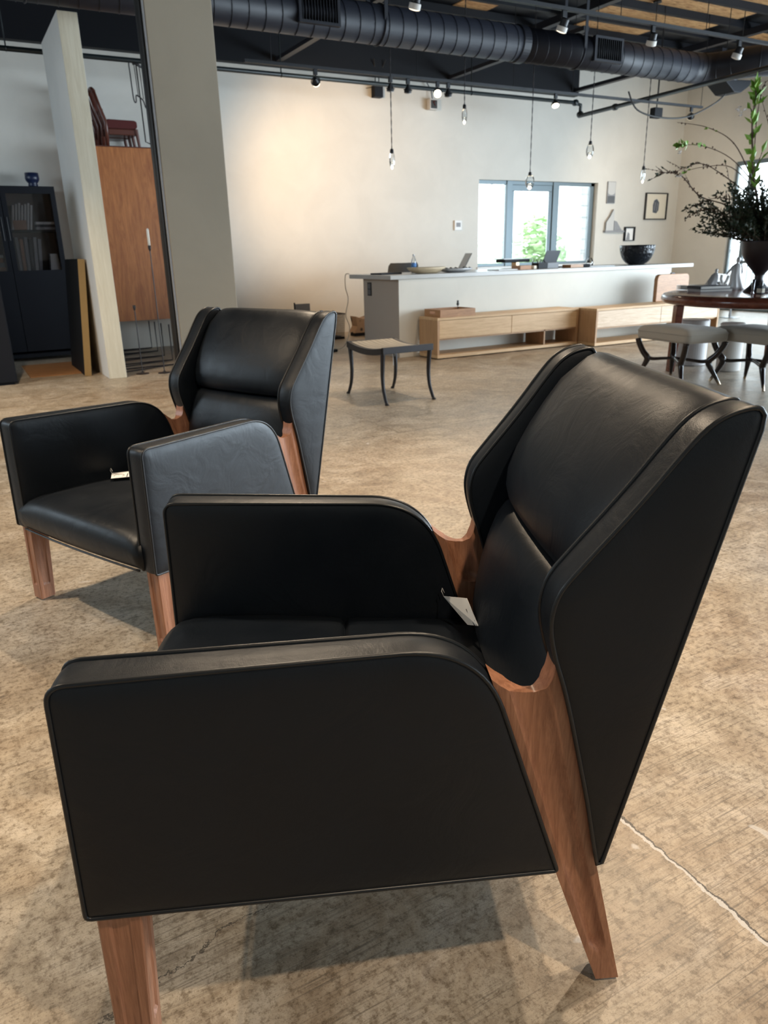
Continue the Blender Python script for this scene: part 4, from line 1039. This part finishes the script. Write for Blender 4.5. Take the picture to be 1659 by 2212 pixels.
# ================================================================== ROUND TABLE, OTTOMANS, VASE AND BRANCHES
TC = (7.14, 4.72)
t = thing('round_dining_table', 'round reddish mahogany table with a thick bullnose rim, at the right edge', 'table', (TC[0], TC[1], 0))
MB().lathe([(.001, .752), (.90, .752), (1.02, .750), (1.055, .742), (1.075, .722), (1.080, .698), (1.072, .672), (1.045, .655), (1.0, .648), (.001, .648)], (0, 0, 0), 96).build('tabletop', 'mahogany', t, smooth=True)
for a in (154, 34, 274):
    a = math.radians(a); c, s = math.cos(a), math.sin(a)
    b = MB(); rows = []
    for z, w, d, r in ((.647, .095, .075, .985), (.30, .085, .07, .995), (0, .072, .062, 1.01)):
        rows.append([(c * (r + q[0] * d / 2) - s * q[1] * w / 2, s * (r + q[0] * d / 2) + c * q[1] * w / 2, z) for q in ((-1, -1), (1, -1), (1, 1), (-1, 1))])
    b.grid(rows, True); b.f.append([0, 1, 2, 3]); b.f.append([8, 9, 10, 11])
    b.build('leg', 'mahogany', t, bevel=0.006)
ZT = .7525
VX, VY = 6.95, 4.81
t = thing('footed_urn', 'tall dark bronze footed urn on the round table', 'vase', (VX, VY, ZT))
MB().lathe([(.001, 0), (.128, 0), (.130, .008), (.118, .022), (.085, .055), (.052, .095), (.040, .130), (.044, .142), (.040, .152), (.060, .185), (.105, .235), (.150, .295), (.178, .350), (.192, .41), (.203, .465), (.205, .478), (.198, .478), (.180, .40), (.140, .30), (.08, .22), (.001, .19)], (0, 0, 0), 40).build('urn_body', 'bronze', t, smooth=True)

# branches: view-plane directions right = (.873,-.488), away = (.488,.873)
Rr, Aw = Vector((.873, -.488, 0)), Vector((.488, .873, 0))
pl = thing('branch_arrangement', 'big loose arrangement of dark greenery and budding branches in the bronze urn', 'plant', (VX, VY, ZT + .47))
def pp(r, a, z): return Rr * r + Aw * a + Vector((0, 0, z))
def leaf_at(b, p, d, L, w, cup=.15):
    d = d.normalized(); s = d.cross(Vector((random.uniform(-1, 1), random.uniform(-1, 1), random.uniform(-1, 1)))).normalized(); nn = d.cross(s)
    b.add([p, p + d * L * .45 + s * w - nn * L * cup * .3, p + d * L, p + d * L * .45 - s * w - nn * L * cup * .3, p + d * L * .5 + nn * L * cup * .2], [(0, 1, 4), (1, 2, 4), (2, 3, 4), (3, 0, 4)])
random.seed(11)
def branch(path, r0, r1, nleaf, leafL, m, nbud=0, label=None, tip_only=False, twigs=0):
    pts = smooth_path([pp(*q) for q in path], 6); k = len(pts)
    b = MB(); b.tube(pts, [r0 + (r1 - r0) * i / (k - 1) for i in range(k)], 6)
    lf = MB(); bd = MB()
    for q in range(twigs):
        i = random.randint(int(k * .3), k - 3); d = (pts[i + 1] - pts[i]).normalized(); o = Vector((random.uniform(-1, 1), random.uniform(-1, 1), random.uniform(-.3, 1))).normalized()
        e = pts[i] + (d * .6 + o * .6) * random.uniform(.08, .2); b.tube([pts[i], (pts[i] + e) / 2 + o * .01, e], [r1 * 1.4, r1, r1 * .7], 5)
        for j in range(4): bd.lathe([(.001, -.006), (.006, 0), (.001, .008)], tuple(pts[i] + (e - pts[i]) * (j + 1) / 4), 6)
        leaf_at(lf, e, e - pts[i], leafL, leafL * .2)
    br = b.build('branch', 'bark', pl, smooth=True)
    for q in range(nleaf):
        i = k - 2 - int(random.random() ** 1.6 * k * (.35 if tip_only else .75)); i = max(1, i)
        d = (pts[i + 1] - pts[i]).normalized() * .7 + Vector((random.uniform(-1, 1), random.uniform(-1, 1), random.uniform(-.6, 1))) * .7
        leaf_at(lf, pts[i], d, leafL * random.uniform(.6, 1.2), leafL * random.uniform(.16, .26))
    if lf.v: lf.build('leaves', m, br)['kind'] = 'stuff'
    for q in range(nbud):
        i = random.randint(int(k * .35), k - 1)
        bd.lathe([(.001, -.008), (.007, -.002), (.006, .005), (.001, .010)], tuple(pts[i] + Vector([random.uniform(-.012, .012) for _ in range(3)])), 6)
    if bd.v: bd.build('buds', 'bark', br)['kind'] = 'stuff'
    return br
z0 = -.06
def blossoms(br, c, n, r):
    b = MB()
    for q in range(n):
        p = pp(*c) + Vector([random.uniform(-r, r) for _ in range(3)])
        for k in range(5):
            a = 2 * PI * k / 5; leaf_at(b, p, Vector((math.cos(a), math.sin(a), .3)), .022, .009)
    b.build('blossoms', 'petal', br)
zo = -.47   # measured heights are above the table top
br = branch([(0.0, .0, z0), (-.10, .02, .35), (-.19, .0, .60), (-.23, 0, .85), (-.26, .0, 1.05), (-.25, 0, 1.20), (-.27, 0, 1.32)], .014, .004, 60, .12, 'leaf_bright', 8, twigs=6); blossoms(br, (-.36, 0, 1.13), 9, .05)
branch([(-.02, .05, z0), (-.30, .1, .30), (-.62, .1, .42), (-.84, .05, .60), (-1.0, 0, .63), (-1.09, 0, .615)], .008, .0025, 9, .05, 'leaf_dark', 26, tip_only=True, twigs=6)
branch([(-.10, .0, .35), (-.45, .05, .60), (-.70, 0, .70), (-.93, 0, .63)], .006, .0022, 7, .055, 'leaf_dark', 20, twigs=3)
br = branch([(-.15, 0, .50), (-.42, 0, .74), (-.70, 0, .85), (-.93, 0, .86)], .005, .002, 16, .09, 'leaf_bright', 10, tip_only=True); blossoms(br, (-.90, 0, .80), 2, .012)
branch([(-.18, .02, .55), (-.40, .0, .86), (-.66, 0, 1.0), (-.95, 0, 1.05)], .006, .002, 3, .05, 'leaf_bright', 4)
br = branch([(-.14, 0, .45), (-.40, 0, .66), (-.66, .0, .67), (-.86, .0, .63)], .005, .002, 4, .05, 'leaf_bright', 10); blossoms(br, (-.88, 0, .61), 4, .025)
branch([(-.05, 0, .1), (-.35, 0, .22), (-.6, .02, .30), (-.78, .02, .215)], .006, .002, 5, .045, 'leaf_dark', 24, twigs=5)
branch([(-.05, 0, .2), (-.30, 0, .36), (-.50, .05, .40), (-.70, .05, .33)], .005, .002, 5, .045, 'leaf_dark', 24, twigs=5)
branch([(-.20, 0, .75), (-.22, .0, 1.05), (-.20, 0, 1.32), (-.12, 0, 1.40), (-.03, 0, 1.50)], .006, .002, 6, .06, 'leaf_bright', 12, tip_only=True)
branch([(.0, 0, .30), (-.02, .0, .72), (-.10, 0, 1.0), (-.20, 0, 1.22)], .006, .002, 2, .06, 'leaf_bright', 16)
branch([(.05, 0, z0), (.06, .0, .55), (.02, 0, .85), (-.02, 0, 1.10)], .006, .002, 2, .05, 'leaf_bright', 16, twigs=4)
branch([(.08, .0, z0), (.14, .0, .55), (.20, 0, .90), (.24, 0, 1.25)], .008, .002, 14, .09, 'leaf_bright', 10, twigs=4)
branch([(.06, .05, z0), (.22, .1, .50), (.40, .1, .80), (.60, .1, 1.0)], .008, .002, 10, .08, 'leaf_bright', 10, twigs=4)
# dense small-leaved greenery: many thin sprays
g = MB(); gl = MB()
for q in range(250):
    th = random.uniform(0, 2 * PI); el = random.betavariate(2.0, 1.6) * 1.35 + .05
    lean = math.cos(th)
    L = random.uniform(.40, .80) * (1.0 - .10 * el)
    d = Vector((math.cos(th) * math.cos(el * .95), math.sin(th) * math.cos(el * .95), math.sin(el) * .95 + .02))
    p0 = Vector((d.x * .1, d.y * .1, -.03)); pts = []
    for i in range(9):
        s = i / 8; pts.append(p0 + d * L * s + Vector((0, 0, .10 * s * (1 - s))) + Vector((mnoise.noise(Vector((q, i * .5, 0))), mnoise.noise(Vector((q, i * .5, 9))), 0)) * .05 * s)
    g.tube(pts, [.003 * (1 - .7 * i / 8) for i in range(9)], 4)
    for k in range(52):
        s = random.uniform(.12, 1.0) ** .8; i = min(7, int(s * 8)); p = pts[i].lerp(pts[i + 1], s * 8 - i)
        dd = (pts[i + 1] - pts[i]).normalized() * .5 + Vector((random.uniform(-1, 1), random.uniform(-1, 1), random.uniform(-.7, 1)))
        leaf_at(gl, p, dd, random.uniform(.024, .048), random.uniform(.007, .012))
gb = g.build('greenery_stems', 'bark', pl)
o = gl.build('greenery_leaves', 'leaf_dark', gb); o['kind'] = 'stuff'

# table things
def book(label, x, y, z, w, d, h, rz, m, group=None):
    t = thing('book', label, 'book', (x, y, z), rz, group)
    b = MB(); b.box(-w / 2, -d / 2, 0, w / 2, d / 2, .003); b.box(-w / 2, -d / 2, h - .003, w / 2, d / 2, h); b.box(-w / 2, -d / 2, .003, -w / 2 + .003, d / 2, h - .003)
    b.build('cover', m, t); MB().box(-w / 2 + .0035, -d / 2 + .004, .0035, w / 2 - .004, d / 2 - .004, h - .0035).build('pages', 'white_book', t)
    return t
book('grey book lying at the bottom of the pile on the round table', 6.83, 5.26, ZT, .34, .26, .026, -.42, 'grey_book')
book('dark-spined grey book on top of the pile on the round table', 6.82, 5.27, ZT + .0265, .33, .25, .030, -.36, 'dark_book')
t = thing('glass_tray', 'pale glass tray at the far rim of the round table', 'tray', (7.02, 5.55, ZT), -.3)
b = MB(); b.box(-.20, -.11, 0, .20, .11, .006)
for a in ((-.20, -.11, .0065, .20, -.10, .05), (-.20, .10, .0065, .20, .11, .05), (-.20, -.10, .0065, -.19, .10, .05), (.19, -.10, .0065, .20, .10, .05)): b.box(*a)
b.build('tray_body', 'clear', t)

def figure(name, label, loc, prof_pts, arms, h):
    """draped glazed figurine: stacked uneven rings, head and arms in one body"""
    t = thing(name, label, 'figurine', loc, 0)
    rows = []; n = 28
    for i, (z, rx, ry, ox) in enumerate(prof_pts):
        fold = .16 * max(0, 1 - z / (h * .75))
        rows.append([tuple(Rr * (ox + rx * (1 + fold * math.sin(7 * a_ + i * .5)) * math.cos(a_)) + Aw * (ry * (1 + fold * math.cos(6 * a_)) * math.sin(a_)) + Vector((0, 0, z))) for a_ in [2 * PI * j / n for j in range(n)]])
    b = MB(); b.grid(rows, True); b.f.append(list(range(n))[::-1]); b.f.append([(len(rows) - 1) * n + j for j in range(n)])
    for path, r in arms: b.tube([tuple(pp(*q)) for q in path], r, 8)
    b.build('figurine_body', 'silver_glaze', t, smooth=True); return t
figure('draped_figurine', 'tall silvery draped standing figurine on the round table, left of the urn', (7.24, 5.28, ZT),
       [(0, .085, .06, .02), (.03, .080, .06, .02), (.08, .062, .05, .01), (.14, .055, .045, .0), (.19, .050, .040, .0), (.225, .046, .036, 0), (.25, .034, .028, 0), (.262, .014, .014, .002), (.272, .013, .013, .004), (.28, .020, .022, .006), (.30, .023, .025, .008), (.318, .018, .020, .008), (.328, .006, .006, .006)],
       [([(-.035, 0, .235), (-.07, 0, .19), (-.10, 0, .155)], [.016, .013, .009]), ([(.04, 0, .235), (.062, 0, .18), (.045, 0, .13)], [.016, .013, .010])], .33)
figure('seated_figurine', 'shorter silvery crouching figurine beside the tall one', (7.06, 5.42, ZT),
       [(0, .075, .06, -.01), (.03, .078, .06, -.01), (.07, .062, .05, .0), (.11, .045, .04, .015), (.15, .036, .03, .024), (.168, .022, .02, .028), (.176, .010, .010, .03), (.184, .015, .016, .03), (.20, .017, .018, .03), (.213, .008, .008, .03)],
       [([(.0, 0, .15), (-.03, 0, .11), (-.055, 0, .08)], [.013, .011, .008])], .2)
t = thing('white_coral_piece', 'small white branching ornament between the two silvery figurines', 'ornament', (7.12, 5.34, ZT))
b = MB()
for path in ([(0, 0, 0), (.0, 0, .06), (-.02, 0, .11), (-.015, 0, .15)], [(0, 0, .03), (.04, 0, .09), (.055, 0, .14)], [(.0, 0, .0), (.03, 0, .04), (.05, 0, .05)], [(-.01, 0, .05), (-.045, 0, .075)]):
    b.tube([tuple(pp(*q)) for q in path], .014, 8)
b.lathe([(.035, 0), (.03, .01), (.012, .02)], (0, 0, 0), 14); b.build('ornament_body', 'stone_white', t, smooth=True)
for i, (x, y, l) in enumerate(((6.70, 4.60, 'small dark glass bottle with a pale label before the urn, left one'), (6.76, 4.48, 'small dark glass bottle with a pale label at the frame edge before the urn'))):
    t = thing('diffuser_bottle', l, 'bottle', (x, y, ZT), 0, 'small labelled bottles on the table')
    MB().box(-.026, -.026, 0, .026, .026, .075).build('bottle_body', 'dark_book', t, bevel=0.005)
    MB().box(-.022, -.0275, .012, .022, .0275, .05).box(-.0275, -.022, .012, .0275, .022, .05).build('bottle_label', 'mat_board', t)
    MB().lathe([(.014, .0755), (.014, .105), (.001, .106)], (0, 0, 0), 12).build('bottle_cap', 'ebony', t)
for i, (x, y, h, l) in enumerate(((6.665, 4.66, .135, 'slim clear glass tube left of the dark bottles'), (6.73, 4.54, .15, 'slim clear glass tube between the dark bottles'))):
    t = thing('glass_tube_vase', l, 'vase', (x, y, ZT), 0, 'slim glass tubes on the table')
    MB().lathe([(.016, 0), (.018, .004), (.008, .012), (.010, .03), (.013, h), (.011, h), (.007, .03), (.001, .02)], (0, 0, 0), 14).build('tube_body', 'clear', t, smooth=True)

# ---- ottomans
def ottoman(label, ox, oy):
    t = thing('upholstered_stool', label, 'stool', (ox, oy, 0), 0, 'cream stools by the round table')
    # corners (A near, B right, C far, D left)
    A, B_, C_, D = [Vector(q) for q in ((5.545 - 5.79, 4.445 - 4.76, 0), (5.955 - 5.79, 4.35 - 4.76, 0), (6.02 - 5.79, 4.975 - 4.76, 0), (5.63 - 5.79, 5.075 - 4.76, 0))]
    cs = [A, B_, C_, D]
    def ring(sc, z, n=10, rc=.05):
        pts = []
        for i in range(4):
            p = cs[i] * sc; a = cs[i - 1] * sc; c = cs[(i + 1) % 4] * sc
            u, v = p + (a - p).normalized() * rc, p + (c - p).normalized() * rc
            for j in range(n + 1): s = j / n; q = u * (1 - s) ** 2 + p * 2 * s * (1 - s) + v * s * s; pts.append((q.x, q.y, z))
        return pts
    b = MB(); rows = [ring(.6, .383), ring(.97, .383), ring(1.03, .390), ring(1.055, .41), ring(1.055, .455), ring(1.045, .470), ring(1.0, .490), ring(.9, .503), ring(.7, .511), ring(.4, .515), ring(.08, .516, rc=.01)]
    b.grid(rows, True); n_ = len(rows[0]); b.f.append(list(range(n_))[::-1]); b.f.append([10 * n_ + j for j in range(n_)])
    c = b.build('seat_cushion', 'linen', t, smooth=True)
    MB().tube(ring(1.058, .460), .004, 6, closed=True).build('welt', 'linen', c, smooth=True)
    for p in cs:
        k = [(.98, .385, .028), (.93, .33, .026), (.82, .26, .027), (.70, .205, .030), (.74, .15, .024), (.86, .07, .017), (.965, .0, .011)]
        pts = smooth_path([tuple(p * s + Vector((0, 0, z))) for s, z, r in k], 4); rr = []
        for i in range(len(pts)): rr.append(interp([(j * 4, q[2]) for j, q in enumerate(k)], i))
        lg = MB().tube(pts, rr, 8).build('leg', 'ebony', t, smooth=True)
        a, e = pts[-4], pts[-1]
        MB().tube([a, e], [.0145, .0118], 10).build('ferrule', 'brass', lg)
    for i in range(2):
        pts = smooth_path([tuple(cs[i] * .78 + Vector((0, 0, .235))), tuple(cs[i] * .60 + Vector((0, 0, .198))), tuple(cs[i] * .3 + Vector((0, 0, .205))), (0, 0, .212), tuple(cs[i + 2] * .3 + Vector((0, 0, .205))), tuple(cs[i + 2] * .60 + Vector((0, 0, .198))), tuple(cs[i + 2] * .78 + Vector((0, 0, .235)))], 5)
        k = len(pts); MB().tube(pts, [.014 + .010 * abs(2 * j / (k - 1) - 1) ** 3 for j in range(k)], 8).build('stretcher', 'ebony', t, smooth=True)
    MB().lathe([(.001, -.018), (.022, -.012), (.026, 0), (.022, .012), (.001, .018)], (0, 0, .211), 14).build('centre_boss', 'ebony', t, smooth=True)
    return t
ottoman('cream square-seated stool with curved black legs, fully visible beside the table', 5.79, 4.76)
ottoman('second cream stool with curved black legs, cut by the right frame edge', 6.20, 4.243)

def drum(label, x, y, r, h, m='stone_white'):
    t = thing('drum_pedestal', label, 'pedestal', (x, y, 0), 0, 'pale drum pedestals under the table')
    MB().lathe([(r - .01, 0), (r, .01), (r, h - .01), (r - .01, h), (.001, h)], (0, 0, 0), 40).build('drum_body', m, t, smooth=False)
    return t
drum('pale stone drum pedestal under the table, seen between the two cream stools', 6.72, 4.86, .115, .47)
drum('grey glazed drum pedestal under the table, behind the legs of the first cream stool', 6.78, 5.36, .15, .47, 'silver_glaze')
# white slipper-shaped chairs by the window
def shell_chair(label, x, y, rz):
    t = thing('white_shell_chair', label, 'chair', (x, y, 0), rz, 'white shell chairs by the side window')
    rows = []
    for z, w, yy in ((.20, .16, .0), (.22, .20, .12), (.26, .22, .24), (.40, .22, .32), (.60, .20, .38), (.72, .15, .40)):
        rows.append([(w * u, yy - .03 * (1 - u * u) , z + .02 * u * u) for u in [-1 + k / 5 for k in range(11)]])
    b = MB(); b.grid(rows); b.grid([[(x_, y_ + .02, z_ - .02) for x_, y_, z_ in r] for r in rows]); b.build('shell', 'white', t, smooth=True)
    MB().tube([(0, .12, .22), (0, .12, .01)], .02, 8).lathe([(.16, 0), (.16, .01), (.02, .02)], (0, .12, 0), 20).build('pedestal_base', 'steel', t)
    return t
shell_chair('white shell chair by the right wall, seen under the table rim, left one', 11.25, 8.75, .4)
shell_chair('white shell chair by the side window, seen under the table rim, right one', 11.75, 8.5, -.3)

# ================================================================== LEFT SIDE: cabinets, teak armoire, chairs, wire pieces
def book_l(label, x, y, z, w, d, h, m, lean=0.0, group='books in the black glazed cabinet', flat=False):
    t = tag(MB().box(-w / 2, -d / 2, 0, w / 2, d / 2, h).build('book', m, loc=(x, y, z), bevel=0.0015), label, 'book', group)
    t.rotation_euler.y = lean; return t
def glass_cabinet(label, x1, yf, W, D, H, glazed):
    t = thing('glazed_bookcase', label, 'bookcase', (x1 - W, yf, 0))
    b = MB(); th = .03
    b.box(0, 0, .04, th, D, H); b.box(W - th, 0, .04, W, D, H); b.box(th, 0, H - .04, W - th, D, H); b.box(th, 0, .04, W - th, D, .09)
    b.box(th, D - .02, .09, W - th, D, 1.08); b.box(th, .03, 1.06, W - th, D - .02, 1.09); b.box(W / 2 - .012, .03, 1.09, W / 2 + .012, D - .02, H - .04)
    b.build('carcass', 'black_cab', t, bevel=0.003)
    MB().box(th, D - .02, 1.09, W - th, D - .002, H - .04).build('back_panel', 'cab_inside', t)
    MB().box(th, .04, 1.555, W - th, D - .021, 1.575).build('shelf', 'black_cab', t)
    for k in range(2):
        xa, xb = k * W / 2 + .004, (k + 1) * W / 2 - .004
        d = MB(); f = .055
        d.box(xa, -.022, .12, xb, -.001, 1.10); d.box(xa, -.022, H - .085, xb, -.001, H - .01)
        d.box(xa, -.022, 1.10, xa + f, -.001, H - .085); d.box(xb - f, -.022, 1.10, xb, -.001, H - .085)
        dd = d.build('door', 'black_cab', t, bevel=0.002)
        MB().box(xa + f, -.014, 1.10, xb - f, -.010, H - .085).build('glass', 'pane_dark', dd)
        hx = xb - .028 if k == 0 else xa + .028
        MB().box(hx - .004, -.030, 1.45, hx + .004, -.0225, 1.72).build('handle', 'grey_plastic', dd)
    for x, y in ((0, 0), (W - .03, 0), (0, D - .03), (W - .03, D - .03)): MB().box(x, y, 0, x + .03, y + .03, .039).build('leg', 'black_cab', t)
    return t
X1, YF, WW, HH = 1.375, 10.62, 1.24, 2.07
glass_cabinet('tall black bookcase with two glass doors against the left alcove wall', X1, YF, WW, .42, HH, True)
XL = X1 - WW; random.seed(21)
# right bay, top shelf : leaning pale books
for k in range(7):
    book_l('pale leaning book, %s in the row on the upper right shelf' % ('leftmost', 'second from left', 'third from left', 'middle', 'third from right', 'second from right', 'rightmost')[k],
           XL + WW / 2 + .085 + k * .034, YF + .14, 1.5765, .022, .19, .285 + .012 * (k % 3), 'white_book', .16, 'pale leaning books, upper right shelf')
for k in range(8):
    book_l('pale leaning book, %s in the row on the upper left shelf' % ('leftmost', 'second from left', 'third from left', 'fourth from left', 'fourth from right', 'third from right', 'second from right', 'rightmost')[k],
           XL + .24 + k * .042, YF + .14, 1.5765, .024, .19, .29 + .014 * (k % 2), 'white_book', .22, 'pale leaning books, upper left shelf')
for k, (l, m) in enumerate((('dark flat book at the bottom of the upper right shelf pile', 'grey_book'), ('pale flat book in the middle of the upper right shelf pile', 'dark_book'), ('grey flat book on top of the upper right shelf pile', 'white_book'))):
    book_l(l, XL + WW - .16, YF + .13, 1.5765 + k * .0305, .21, .17, .030, m)
book_l('tan small box-like book standing before the pale leaning books', XL + WW / 2 + .17, YF + .055, 1.5765, .15, .03, .11, 'brown_book')
for k in range(6):
    book_l('tall dull book, %s on the lower right shelf' % ('leftmost', 'second', 'third', 'fourth', 'fifth', 'rightmost')[k], XL + WW / 2 + .10 + k * .045, YF + .15, 1.0905, .036, .2, .40 - .02 * (k % 2), ('grey_book', 'brown_book', 'grey_book', 'dark_book', 'grey_book', 'grey_book')[k], .02 * k)
for k in range(4):
    book_l('white small flat book in the stack on the lower right shelf, %s' % ('lowest', 'second from below', 'second from top', 'topmost')[k], XL + WW - .12, YF + .12, 1.0905 + k * .0505, .115 - .01 * k, .15, .05, 'white_book')
for k in range(3):
    book_l('flat tan book in the left bay of the bookcase, %s' % ('lowest', 'middle', 'topmost')[k], XL + .44, YF + .12, 1.0905 + k * .0555, .22 - .02 * k, .16, .055, ('brown_book', 'grey_book', 'brown_book')[k])
book_l('pale flat book resting above the tan stack in the left bay', XL + .44, YF + .12, 1.258, .2, .16, .03, 'white_book')
t = thing('blue_goblet_vase', 'deep blue goblet vase standing on top of the black bookcase', 'vase', (1.165, YF + .2, HH + .0005))
MB().lathe([(.001, 0), (.055, 0), (.056, .03), (.05, .045), (.075, .075), (.082, .10), (.078, .165), (.07, .165), (.06, .09), (.001, .07)], (0, 0, 0), 28).build('vase_body', 'blue_ceramic', t, smooth=True)
# near black cabinet cut by the frame
t = thing('black_side_cabinet', 'tall black cabinet end panel cut off by the left frame edge', 'cabinet', (-.75, 8.62, 0))
MB().box(0, 0, .02, 1.22, .40, 2.07).build('cabinet_body', 'black_cab', t, bevel=0.004)
for k in range(2): MB().box(.01 + k * .602, -.021, .03, .608 + k * .602, -.001, 2.06).build('door', 'black_cab', t, bevel=0.003)
MB().box(.03, .02, 0, 1.19, .38, .02).build('plinth', 'black', t)
# warm timber threshold on the floor
tag(MB().box(.62, 9.0, .001, 1.20, 10.1, .012).build('floor_board', 'tray_wood'), 'thin orange wooden board lying on the floor before the bookcase', 'board')
# leaning panel with gold edge: rests against the partition
t = thing('leaning_framed_panel', 'large dark panel with a gold side edge leaning against the partition', 'picture frame', (1.19, 8.76, 0.001))
MB().box(-.04, 0, 0, 0, 1.0, 1.22).build('dark_face', 'black', t, bevel=0.002); MB().box(-.041, -.012, 0, .028, -.001, 1.22).build('gold_edge', 'gold', t); MB().box(.001, 0, 0, .026, 1.0, 1.22).build('frame_back', 'gold', t)
t.rotation_euler.y = math.asin(.105 / 1.22)
# teak armoire on hidden slim legs
t = thing('teak_cabinet', 'tall orange-brown teak cabinet on thin legs, with red chairs on top', 'cabinet', (1.86, 10.45, 0))
MB().box(0, 0, .43, 1.05, .62, 2.52).build('cabinet_body', 'teak', t, bevel=0.003)
MB().box(-.005, -.005, 2.5205, 1.055, .625, 2.532).build('cabinet_top', 'rosewood', t)
for x, y in ((.03, .03), (1.0, .03), (.03, .59), (1.0, .59)): MB().box(x - .012, y - .012, 0, x + .012, y + .012, .43).build('leg', 'steel', t)
# stacked red chairs on top
def red_chair(label, x, y, z, sc=1.0, first=None):
    if first: return copy_tree(first, (x, y, z), None, label)
    t = thing('red_dining_chair', label, 'chair', (x, y, z), 0, 'red chairs stored on the teak cabinet')
    # faces +x ; low scale lounge chair
    w = .27
    MB().prism([(-.03, .20), (.33, .20), (.355, .225), (.353, .285), (.32, .297), (0, .30)], 'y', .0, w).build('seat', 'red_fabric', t, bevel=0.012)
    MB().box(0, .01, .13, .34, w - .01, .199).build('seat_frame', 'rosewood', t, bevel=0.01)
    for y_ in (.0, w - .024):
        MB().tube([(-.03, y_ + .012, 0), (-.02, y_ + .012, .26), (-.07, y_ + .012, .42), (-.115, y_ + .012, .60)], [.022, .026, .023, .018], 8).build('rear_leg', 'rosewood', t, smooth=True)
        MB().tube([(.355, y_ + .012, 0), (.335, y_ + .012, .20)], [.018, .024], 8).build('front_leg', 'rosewood', t)
    MB().tube(smooth_path([(-.113, .012, .59), (-.128, .06, .625), (-.128, w - .06, .625), (-.113, w - .012, .59)], 5), .024, 8).build('top_rail', 'rosewood', t, smooth=True)
    for y_ in (.08, .135, .19): MB().box(-.008, y_ - .012, 0, .008, y_ + .012, .36).build('back_slat', 'rosewood', t, loc=(-.012, 0, .26), bevel=0.002).rotation_euler.y = -math.atan(.10 / .34)
    MB().box(-.058, .012, .34, -.035, w - .012, .41).build('lower_rail', 'rosewood', t)
    return t
rc = red_chair('red-seated wooden chair stored on top of the teak cabinet, in front', 2.085, 10.47, 2.5325)
r2 = red_chair('second wooden chair on the teak cabinet, half behind the partition', 2.05, 10.775, 2.5325, first=rc)
# hanging bent wire piece
t = thing('hanging_wire_sculpture', 'thin bent wire pieces hanging in front of the wall pipe beside the column', 'wire sculpture', (2.27, 9.742, .107)); t.scale = (.908, .908, .908)
a = MB().tube(smooth_path([(.035, .0, 3.50), (.03, -.02, 3.54), (-.005, -.03, 3.545), (-.022, -.03, 3.50), (-.02, -.03, 3.40), (-.015, -.03, 3.16), (-.005, -.03, 3.085), (.015, -.03, 3.085), (.022, -.03, 3.15), (.04, -.03, 3.155), (.09, -.03, 3.12), (.11, -.03, 3.09), (.125, -.03, 3.03), (.15, -.03, 3.01)], 6), .008, 6)
for x, zb in ((.04, 3.14), (.10, 3.12)): a.tube([(x, -.03, 3.52), (x + .01, -.03, zb)], .005, 6)
a.tube([(.065, -.03, 3.545), (.075, -.03, 2.63), (.11, -.1, 2.60), (.2, -.1, 2.62)], .008, 6); a.tube([(-.01, -.028, 3.54), (.15, -.028, 3.47)], .015, 6)
a.build('bent_wire', 'iron', t, smooth=True)
# wall stripes of light are left to the lamps; black wire console frames on the floor
t = thing('nested_wire_frames', 'row of thin black wire frames standing on the floor behind the partition', 'wire sculpture', (0, 0, 0))
for k, (x, y, h) in enumerate(((2.385, 10.95, .38), (2.36, 10.50, .40), (2.31, 9.93, .42), (2.285, 9.42, .44), (2.27, 9.0, .40))):
    MB().tube([(1.55 + .02 * k, y - .06, .012), (x, y, .012), (x, y, h)], .0085, 6).tube([(x, y, .012), (1.56, y - .3, .012)], .007, 6).build('wire_frame', 'iron', t)
def candle_stand(label, x, y, h, candle):
    t = thing('floor_candlestick', label, 'candlestick', (x, y, 0), 0, 'black iron floor candlesticks')
    MB().lathe([(.07, 0), (.07, .006), (.02, .012), (.006, .03)], (0, 0, 0), 24).build('base', 'iron', t)
    MB().tube([(0, 0, .012), (0, 0, h)], .0055, 8).build('stem', 'iron', t)
    MB().lathe([(.006, h - .01), (.012, h), (.016, h + .02), (.016, h + .045), (.010, h + .045)], (0, 0, 0), 14).build('candle_cup', 'iron', t, smooth=True)
    if candle:
        c = MB().lathe([(.013, h + .035), (.0125, h + .20), (.008, h + .212), (.001, h + .214)], (x, y, 0), 14).build('candle', 'wax', smooth=True)
        tag(c, 'white candle on the taller black iron candlestick', 'candle')
candle_stand('short black iron candlestick without a candle, by the partition foot', 1.722, 8.52, .69, False)
candle_stand('tall black iron candlestick holding a white candle before the teak cabinet', 1.94, 8.43, 1.29, True)
